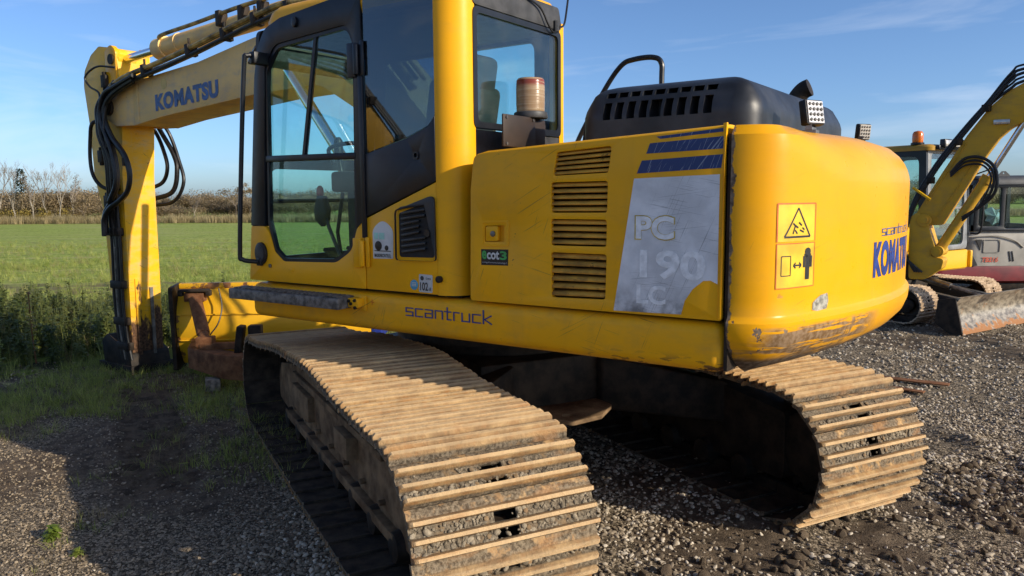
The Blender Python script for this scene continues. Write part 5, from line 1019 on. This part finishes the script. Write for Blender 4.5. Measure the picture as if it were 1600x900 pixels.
m_ = MB(); m_.tube([(-.26, .36, .78), (-.10, .05, .48)], .062, 14); m_.tube([(-.14, .13, .56), (-.06, -.03, .41)], .05, 12); m_.box((-.27, .40, .80), (.20, .10, .09)); m_.box((-.06, -.02, .42), (.16, .12, .10)); m_.build('ram', 'rust', DB, bevel=.010)
m_ = MB(); m_.box((-.27, .37, .865), (.30, .08, .03)); m_.box((-.40, .37, .84), (.05, .07, .06)); m_.box((-.13, .37, .84), (.05, .07, .06)); m_.build('ram_hinge', 'darksteel', DB, bevel=.012)
m_ = MB(); m_.tube(cr([(-.04, .40, .88), (.0, .34, .70), (-.02, .26, .55), (-.06, .12, .46)], 6), .007, 7); m_.build('hose', 'rubber', DB)
m_ = MB(); m_.loft([[(-.34, .45, .20), (-.34, .45, .38), (-.16, .45, .38), (-.16, .45, .20)], [(-.24, .0, .16), (-.24, .0, .36), (-.06, .0, .36), (-.06, .0, .16)], [(.18, -.34, .12), (.18, -.34, .34), (.40, -.22, .34), (.40, -.22, .12)], [(.48, -.40, .10), (.48, -.40, .34), (.60, -.24, .34), (.60, -.24, .10)]]); m_.build('push_beam', 'rust', DB, bevel=.012)
m_ = MB(); m_.box((.30, -.16, .46), (.06, .14, .26), Matrix.Rotation(R(8), 3, 'Y')); m_.box((.44, -.14, .46), (.12, .10, .26)); m_.build('frame_bracket', 'darksteel', DB, bevel=.01)
m_ = MB(); m_.box((.10, -.04, .38), (.40, .10, .06)); m_.build('cross_member', 'rust', DB, bevel=.008)
m_ = MB(); m_.box((-2.79, 7.12, .055), (.13, .16, .11), Matrix.Rotation(R(20), 3, 'Z')); tag(m_.build('wood_block', plain('grey_wood', (.26, .22, .17), .8, 0, .3, 20, .3), bevel=.006), 'pale wooden block propping the rusty push frame', 'block')
m_ = MB(); m_.box2((-3.0, 9.7, .0), (-1.65, 10.4, .42)); bcx = empty('crate', (0, 0, 0)); q_ = m_.build('wall', plain('blue_crate', (.012, .03, .22), .5), bcx, bevel=.01)
for k in range(6):
    m_ = MB(); m_.box((-2.92+k*.235, 9.69, .21), (.035, .02, .40)); m_.build('rib', plain('blue_crate_rib', (.012, .03, .20), .5) if k == 0 else bpy.data.materials['blue_crate_rib'], bcx)
m_ = MB(); m_.box2((-3.03, 9.67, .40), (-1.62, 10.43, .44)); m_.build('rim', bpy.data.materials['blue_crate'], bcx, bevel=.008)
tag(bcx, 'blue crate on the ground behind the yellow blade', 'crate')
# ---- flat bars on the gravel
def flat_bar(p, q, w_, label):
    p, q = Vector(p), Vector(q); d = (q-p); L = d.length; m_ = MB(); a = math.atan2(d.y, d.x); m_.box((0, 0, 0), (L, w_, .012)); o = m_.build('flat_bar', 'rust', bevel=.002); o.location = (p+q)/2; o.rotation_euler = (R(5), -R(1), a); return tag(o, label, 'steel bar', 'rusty bars on the gravel')
flat_bar((3.15, 7.50, .035), (3.93, 6.88, .045), .075, 'long rusty flat bar on the gravel behind the right track'); flat_bar((3.30, 7.00, .03), (3.60, 6.68, .03), .06, 'short rusty flat bar beside the long one')

# ================================================================== SECOND EXCAVATOR (yellow, mid size, right background)
X2 = empty('excavator', (5.58, 11.85, 0), math.atan2(-.838, .546)); tag(X2, 'smaller yellow excavator with worn dozer blade and orange beacon at the right', 'excavator')
bpy.context.view_layer.update(); INV2 = X2.matrix_world.inverted()
L2 = lambda X, Y, Z: tuple(INV2 @ Vector((X, Y, Z)))
SH2 = [shoe_mesh(.45, .135, .014, 50+i, True) for i in range(2)]
MAT['paletrack'] = earth('dusty_track', (.30, .21, .13), (.55, .42, .29), 14, .3, .003)
for m in SH2: m.materials[0] = MAT['paletrack']
for sg in (1, -1): crawler(X2, 0, sg*.86, (-1.05, .262, .238), (1.05, .262, .238), .45, 42, SH2, sg, 0, False, None, .008, 'darksteel')
m_ = MB(); m_.box((0, 0, .40), (1.2, 1.3, .22)); m_.cyl((0, 0, .45), (0, 0, .66), .38, n=24); m_.build('center_frame', 'darksteel', X2, bevel=.02)
def blade2_mat():
    n = N('polished_blade_steel', .42, .35); z = n.xyz()[2]; c = n.ramp(n.noise(9, 7, .65, n.map((1, 1, 2))), .35, .65, (.15, .125, .095), (.42, .36, .27)); ru = n.ramp(n.math('ADD', n.noise(11, 6), n.math('MULTIPLY', n.ramp(n.math('ADD', z, n.math('MULTIPLY', n.noise(3, 4), .12)), .20, .08), .34)), .60, .76)
    n.col(n.mix(ru, c, (.33, .15, .055))); n.rough(n.math('ADD', n.math('MULTIPLY', ru, .4), .34)); n.bump(n.noise(25, 6), .4, .006); return n.m
rg = []
for y in (-1.27, 1.27):
    tt = np.linspace(0, 1, 8); rg.append([(1.95-.15*math.sin(math.pi*(t*.85+.02)), y, .01+.46*t) for t in tt]+[(1.91-.15*math.sin(math.pi*(t*.85+.02)), y, .01+.46*t) for t in tt[::-1]])
m_ = MB(); m_.loft(rg); bl2 = m_.build('dozer_blade', blade2_mat(), X2, ang=50)
for y in (-1.285, 1.285):
    m_ = MB(); prism(rpoly([(1.95, .01), (1.84, .46), (1.62, .42), (1.60, .12), (1.78, .01)], .02), y-.012, y+.012, m_); m_.build('end_plate', 'darksteel', bl2)
for y in (-.40, .40):
    m_ = MB(); m_.loft([[(.35, y-.05, .36), (.35, y+.05, .36), (.35, y+.05, .50), (.35, y-.05, .50)], [(1.80, y-.06, .16), (1.80, y+.06, .16), (1.80, y+.06, .30), (1.80, y-.06, .30)]]); m_.build('push_arm', plain('grey_arm', (.07, .07, .068), .5, .3) if y < 0 else bpy.data.materials['grey_arm'], X2, bevel=.01)
m_ = MB(); m_.cyl((.5, 0, .58), (1.1, 0, .45), .05, n=12); m_.cyl((1.1, 0, .45), (1.78, 0, .30), .028, n=10); m_.build('blade_ram', 'steel', X2)
# house
Y2 = paint('second_yellow_paint', (.80, .44, .012), .06, .80, .1, .30)
m_ = MB(); m_.loft([[(x, y, z) for x, y in roundrect(-1.15, .86, -1.02, 1.02, .18, i)] for z, i in ((.64, .02), (.66, 0), (.90, 0), (.92, .015))]); h2_ = m_.build('house_frame', Y2, X2, ang=40)
m_ = MB(); m_.box2((.78, .96, .65), (.872, 1.026, .91)); m_.build('seam_corner', Y2, X2, bevel=.02)
m_ = MB(); m_.loft([[(x, y, z) for x, y in roundrect(-1.2, -.35, -1.02, 1.02, .3, i)] for z, i in ((.90, 0), (1.35, 0), (1.45, .05), (1.48, .12))]); m_.build('counterweight', Y2, X2, ang=40)
m_ = MB(); m_.box2((-.35, -1.0, .90), (.60, -.12, 1.30)); m_.build('engine_cover', Y2, X2, bevel=.05, seg=3)
# cab
F2 = lambda u, v, d: (.80-(v-.93)*.05+d, u, v)
m_ = MB(); m_.plate(rpoly([(-.10, .93), (.98, .93), (.98, 2.40), (-.10, 2.40)], .08), [rpoly([(-.02, 1.56), (.90, 1.56), (.88, 2.32), (.0, 2.32)], .06), rpoly([(-.02, 1.00), (.86, 1.00), (.90, 1.52), (-.02, 1.52)], .10)], F2, -.05, 0)
SG = plain('silver_grey_cab', (.20, .21, .22), .45, .1); cab2 = m_.build('cab', SG, X2, bevel=.008)
m_ = MB(); m_.plate([(-.04, .98), (.92, .98), (.92, 2.34), (-.04, 2.34)], [], F2, -.025, -.02); m_.build('window_pane', 'glass', cab2)
for y, nm in ((-.12, 0), (1.0, 1)):
    m_ = MB(); m_.plate(rpoly([(.80, .93), (.73, 2.40), (-.42, 2.40), (-.50, .93)], .10), [rpoly([(.68, 1.05), (.63, 2.28), (-.32, 2.28), (-.38, 1.05)], .12)], lambda u, v, d: (u, y+d, v), -.025, .025); m_.build('cab_side_frame', 'blk', cab2)
    m_ = MB(); m_.plate([(.70, 1.02), (.65, 2.30), (-.34, 2.30), (-.40, 1.02)], [], lambda u, v, d: (u, y+d, v), -.004, .0); m_.build('window_pane', 'glass', cab2)
m_ = MB(); m_.plate([(-.10, .93), (.98, .93), (.98, 2.40), (-.10, 2.40)], [rpoly([(.02, 1.45), (.86, 1.45), (.86, 2.28), (.02, 2.28)], .08)], lambda u, v, d: (-.47+d, u, v), -.02, .02); m_.build('cab_back', 'blk', cab2)
m_ = MB(); m_.loft([[(x, y, z) for x, y in roundrect(-.50, .80, -.16, 1.04, .12, i)] for z, i in ((2.36, .0), (2.41, .0), (2.44, .03), (2.45, .08))]); m_.build('roof', paint('second_roof_paint', (.45, .26, .04), .4, .7), cab2, ang=40)
m_ = MB(); m_.box((.05, .45, 1.42), (.48, .48, .12)); m_.box((-.20, .45, 1.78), (.12, .46, .62)); m_.build('seat', 'seat', cab2, bevel=.04)
m_ = MB(); m_.box((.82, .35, 2.40), (.06, .75, .06)); m_.build('light_bar', 'blk', cab2, bevel=.01)
for y in (.12, .38, .62):
    m_ = MB(); m_.box((.86, y, 2.455), (.08, .19, .12)); wl = m_.build('work_lamp', 'blk', cab2, bevel=.012); m_ = MB(); m_.box((.902, y, 2.455), (.006, .15, .085)); m_.build('lens', 'lensw', wl, bevel=.006)
m_ = MB(); m_.lathe([(.09, 2.45), (.09, 2.475), (.05, 2.49)], 18, (.55, -.06, 0)); b2 = m_.build('beacon', 'blk', cab2)
ob = N('orange_beacon', .2); ob.col((.75, .17, .008)); ob.b.inputs['Transmission Weight'].default_value = .2
m_ = MB(); m_.lathe([(.072, 2.48), (.075, 2.53), (.072, 2.60), (.055, 2.635), (0, 2.65)], 20, (.55, -.06, 0)); m_.build('lens', ob.m, b2)
m_ = MB(); m_.tube(cr([(.80, 1.05, 1.15), (.93, 1.08, 1.20), (.95, 1.08, 1.70), (.93, 1.08, 1.92), (.80, 1.05, 1.96)], 6), .014, 8); m_.build('grab_rail', 'blk', cab2)
m_ = MB(); m_.cyl((.80, 1.04, 2.02), (.98, 1.14, 2.10), .010, n=8); mr_ = m_.build('mirror', 'blk', cab2); m_ = MB(); m_.box((1.0, 1.16, 2.03), (.04, .16, .24)); m_.build('mirror_glass', 'blk', mr_, bevel=.02)
# swing post and boom, swung out to the machine's left
TH2 = R(-38); P2 = Vector((5.5, 10.56, 0)); D2 = Vector((math.cos(TH2), math.sin(TH2), 0)); N2 = Vector((-D2.y, D2.x, 0))
def LB(u, o, z): q = P2+D2*u+N2*o; return L2(q.x, q.y, z)     # along the swung boom, across it, up
def bplate(poly, o0, o1, name, mat, parent, bevel=.01):
    m_ = MB(); m_.plate(poly, [], lambda u, v, d: LB(u, d, v), o0, o1); return m_.build(name, mat, parent, bevel=bevel)
B2 = paint('second_boom_paint', (.62, .35, .03), .30, .76, .2, .42)
m_ = MB(); m_.box((.86, -.62, .74), (.30, .30, .30)); m_.build('swing_bracket', 'darksteel', X2, bevel=.03)
post = bplate(rpoly([(-.10, .60, .05), (-.12, 1.43, .08), (-.02, 1.52, .06), (.09, 1.39, .05), (.197, 1.05, .04), (.142, .92, .05), (.32, .885, .05), (.29, .755, .04), (.10, .60, .1)], .04), -.0, .34, 'swing_post', B2, X2)
bm2 = rpoly([(-.089, 1.33, .05), (-.055, 1.476, .05), (.226, 2.009, .2), (.497, 2.494, .3), (.727, 2.833, .3), (.924, 3.023, .3), (1.15, 3.15, .4), (2.2, 3.30, .1), (2.2, 3.05, .1), (1.30, 2.70, .4), (1.115, 2.64, .2), (.983, 2.578, .2), (.853, 2.451, .2), (.724, 2.24, .2), (.516, 1.837, .2), (.259, 1.334, .05)], .05)
boom2 = bplate(bm2, .04, .28, 'boom', B2, X2)
cyp = [LB(.23, .12, .985), LB(.76, .12, 1.97), LB(1.16, .12, 2.74)]
m_ = MB(); m_.tube(cyp[:2], .066, 16); m_.tube([Vector(cyp[1]).lerp(Vector(cyp[0]), .08), cyp[1]], .078, 16); c2 = m_.build('boom_cylinder', B2, X2); m_ = MB(); m_.tube(cyp[1:], .036, 14); m_.build('rod', 'chrome', c2)
bplate(rpoly([(2.05, 3.30), (2.35, 3.25), (2.5, 2.6), (2.42, 1.0), (2.25, 1.0), (2.12, 2.6)], .08), .06, .26, 'arm', B2, X2)
for k in range(6):
    o = .025+.020*(k % 3); yy = .03-.035*(k//3); m_ = MB(); m_.tube(cr([LB(-.17-.01*k, yy, 1.25-.06*k), LB(-.04-o, yy, 1.60), LB(.20-o*.8, yy, 2.06+o), LB(.48-o*.8, yy, 2.48+o), LB(.74-o*.6, yy, 2.83+o), LB(.95, yy, 3.03+o+.03*k), LB(1.12, yy, 3.12+o+.03*k), LB(2.0, yy, 3.36+o)], 6), .014 if k % 2 else .019, 7); m_.build('hose', 'rubber', X2)
for k, o in enumerate((0, .045, .09)):
    m_ = MB(); m_.tube(cr([LB(.34, .0, 2.02-o*.5), LB(.50, -.03, 2.20-o), LB(.70, -.04, 2.20-o), LB(.85-o*.5, -.04, 2.05-o), LB(.86-o, -.03, 1.78), LB(.72-o*.5, .0, 1.60-o*.3), LB(.50, .02, 1.44-o*.5)], 7), .020-.004*k, 8); m_.build('hose', 'rubber', X2)
for (u, z) in ((.10, 1.93), (.40, 2.42), (.70, 2.83)):
    m_ = MB(); m_.box(LB(u, .02, z), (.09, .10, .09)); m_.build('hose_clamp', 'darksteel', X2, bevel=.012)
for u, z, r in ((.06, 1.40, .085), (.235, .985, .075)):
    m_ = MB(); m_.tube([LB(u, -.02, z), LB(u, .36, z)], r, 18); m_.tube([LB(u, -.035, z), LB(u, -.02, z)], r*.55, 12); m_.build('pivot_pin', B2, X2)
for u0, z0, u1, z1 in ((.06, 1.62, .50, 2.40), (.20, 1.42, .66, 2.26)):
    m_ = MB(); m_.tube([LB(u0, .036, z0), LB(u1, .036, z1)], .008, 6); m_.build('weld_seam', B2, X2)
for k in range(4):
    m_ = MB(); m_.tube(cr([LB(-.14-.03*k, -.02, 1.30), LB(-.16-.02*k, -.05, 1.10-.05*k), LB(-.10, -.05, .85), LB(-.02+.03*k, -.03, .70)], 5), .014, 7); m_.build('hose', 'rubber', X2)
m_ = MB(); m_.tube([LB(-.09, -.06, 1.837), LB(.13, -.06, 1.673)], .018, 8); m_.build('hose_guide', Y2, X2)
m_ = MB(); m_.box(LB(.876, .03, 2.648), (.05, .18, .06), Matrix.Rotation(TH2-X2.rotation_euler.z-R(90), 3, 'Z')); m_.build('boom_lamp', 'lensw', X2, bevel=.01)

# ---- a machine of the same make stands left of the viewpoint; the cab's quarter glass mirrors it
def copy_tree(o, parent=None):
    c = o.copy(); COL.objects.link(c); c.parent = parent
    for ch in [q for q in bpy.data.objects if q.parent == o]: copy_tree(ch, c)
    return c
X4 = copy_tree(X2); X4.location = (-6.3, 1.9, 0); X4.rotation_euler = (0, 0, R(75)); X4['label'] = 'yellow excavator left of the viewpoint, seen only as a reflection in the cab side glass'

# ================================================================== MINI EXCAVATOR (grey and red, far right)
X3 = empty('mini_excavator', (8.75, 13.75, 0), 0); tag(X3, 'grey and dark red mini excavator with a closed cab behind the dozer blade', 'mini excavator')
GR = plain('light_grey_body', (.34, .32, .28), .45, 0, .1, 3); RD = plain('dark_red_body', (.16, .008, .010), .4, 0, .15, 4)
P3 = lambda u, v, d: (u-8.75, -.72-d, v)       # near flank, u in yard metres
m_ = MB(); m_.loft([[(x, y, z) for x, y in roundrect(-1.75, 1.05, -.70, .70, .25, i)] for z, i in ((.24, .06), (.28, .0), (.50, 0), (.53, .01))]); m_.build('lower_body', RD, X3, ang=40)
m_ = MB(); m_.loft([[(x, y, z) for x, y in roundrect(-1.16, 1.02, -.69, .69, .22, i)] for z, i in ((.535, .0), (.90, .0), (1.05, .02), (1.12, .05), (1.13, .10))]); bd = m_.build('body', GR, X3, ang=40)
m_ = MB(); m_.plate(rpoly([(7.66, .54), (7.66, .80), (7.80, .545)], .01), [], P3, -.02, .004); m_.build('vent', 'dark', bd)
for q in ([(7.76, .98), (7.86, .98), (7.84, .80)], [(8.32, .78), (8.335, .78), (8.37, .61), (8.355, .61)], [(8.37, .78), (8.385, .78), (8.42, .61), (8.405, .61)]):
    m_ = MB(); m_.plate(q, [], P3, -.03, -.018); m_.build('vent', 'dark', bd)
ring('hatch', GR, rpoly([(7.89, .76), (7.89, .98), (8.17, .98), (8.17, .76)], .02), .008, P3, -.03, -.015, bd)
MAT['tbred'] = plain('faded_red_print', (.50, .07, .03), .5)
lettering('lettering', 'TB216', 'tbred', bd, lambda u, v: P3(7.88+.27*u, .60+.085*v, -.018), .03, .25)
m_ = MB(); m_.tube(cr([(7.62-8.75, -.705, 1.03), (8.10-8.75, -.705, 1.04), (8.40-8.75, -.705, .96), (8.56-8.75, -.70, .84)], 8), .012, 6); m_.build('body_crease', GR, bd)
m_ = MB()
wins = [rpoly([(7.78, 1.20), (7.78, 1.84), (8.14, 1.84), (8.14, 1.20)], .04), rpoly([(8.21, 1.16), (8.21, 1.84), (8.72, 1.84), (8.78, 1.16)], .04)]
m_.plate([(7.70, 1.12), (7.72, 1.90), (8.85, 1.90), (8.95, 1.12)], wins, P3, -.05, -.01); cab3 = m_.build('cab', 'blk', X3, bevel=.006)
m_ = MB(); m_.plate([(7.74, 1.14), (7.74, 1.86), (8.80, 1.86), (8.86, 1.14)], [], P3, -.035, -.03); m_.build('window_pane', 'glass', cab3)
m_ = MB(); m_.plate([(7.70, 1.12), (7.72, 1.90), (8.85, 1.90), (8.95, 1.12)], wins, lambda u, v, d: (u-8.75, .30+d, v), -.02, .02); m_.build('cab_side_frame', 'blk', cab3)
for u in (7.72, 8.86):
    m_ = MB(); m_.box2((u-8.78, -.70, 1.12), (u-8.72, -.64, 1.9)); m_.box2((u-8.78, .24, 1.12), (u-8.72, .31, 1.9)); m_.box2((u-8.78, -.7, 1.12), (u-8.72, .3, 1.22)); m_.build('cab_pillar', 'blk', cab3)
DG = plain('dark_grey_roof', (.045, .048, .055), .5)
m_ = MB(); m_.loft([[(x, y, z) for x, y in roundrect(-1.08, .18, -.74, .36, .12, i)] for z, i in ((1.89, .0), (1.93, .0), (2.0, .03), (2.03, .07), (2.04, .14))]); rf = m_.build('roof', DG, cab3, ang=40)
m_ = MB(); m_.plate(rpoly([(8.06, 2.02), (8.14, 2.11), (8.20, 2.11), (8.30, 2.02)], .02), [[(8.17+.018*math.cos(k*.785), 2.075+.014*math.sin(k*.785)) for k in range(8)]], P3, -.06, -.045); m_.build('lifting_eye', DG, rf)
m_ = MB(); m_.box((-.50, -.2, 1.20), (.42, .44, .12)); m_.box((-.70, -.2, 1.48), (.12, .44, .55)); m_.build('seat', 'seat', cab3, bevel=.04)
m_ = MB(); r_ = random.Random(2); m_.add([(-.62+.17*math.cos(a)*r_.uniform(.6, 1.2), -.52+r_.uniform(-.03, .03), 1.36+.16*math.sin(a)*r_.uniform(.6, 1.2)) for a in np.linspace(0, 6.0, 14)]+[(-.62, -.60, 1.36)], [(i, (i+1) % 14, 14) for i in range(14)]); m_.build('plastic_wrap', plain('clear_wrap', (.45, .50, .50), .15), cab3, smooth=False)
for sg in (-.56, .56):
    path, L = track_path((-.58, .19, .17), (.58, .19, .17), 40); q = MB(); q.loft([[(x, sg-.12, z), (x, sg+.12, z), (x+.045*math.sin(a), sg+.12, z-.045*math.cos(a)), (x+.045*math.sin(a), sg-.12, z-.045*math.cos(a))] for x, z, a in path+path[:1]], caps=False); q.build('rubber_track', 'rubber', X3, ang=30)
    q = MB(); q.box((0, sg, .19), (1.1, .14, .16)); q.build('track_frame', 'darksteel', X3, bevel=.02)
m_ = MB(); m_.plate(rpoly([(1.05, .75), (1.10, 1.05), (1.75, 2.2), (2.5, 2.5), (2.55, 2.3), (1.95, 2.0), (1.35, .75)], .08), [], lambda u, v, d: (u, d, v), -.08, .08); m_.build('boom', GR, X3, bevel=.01)
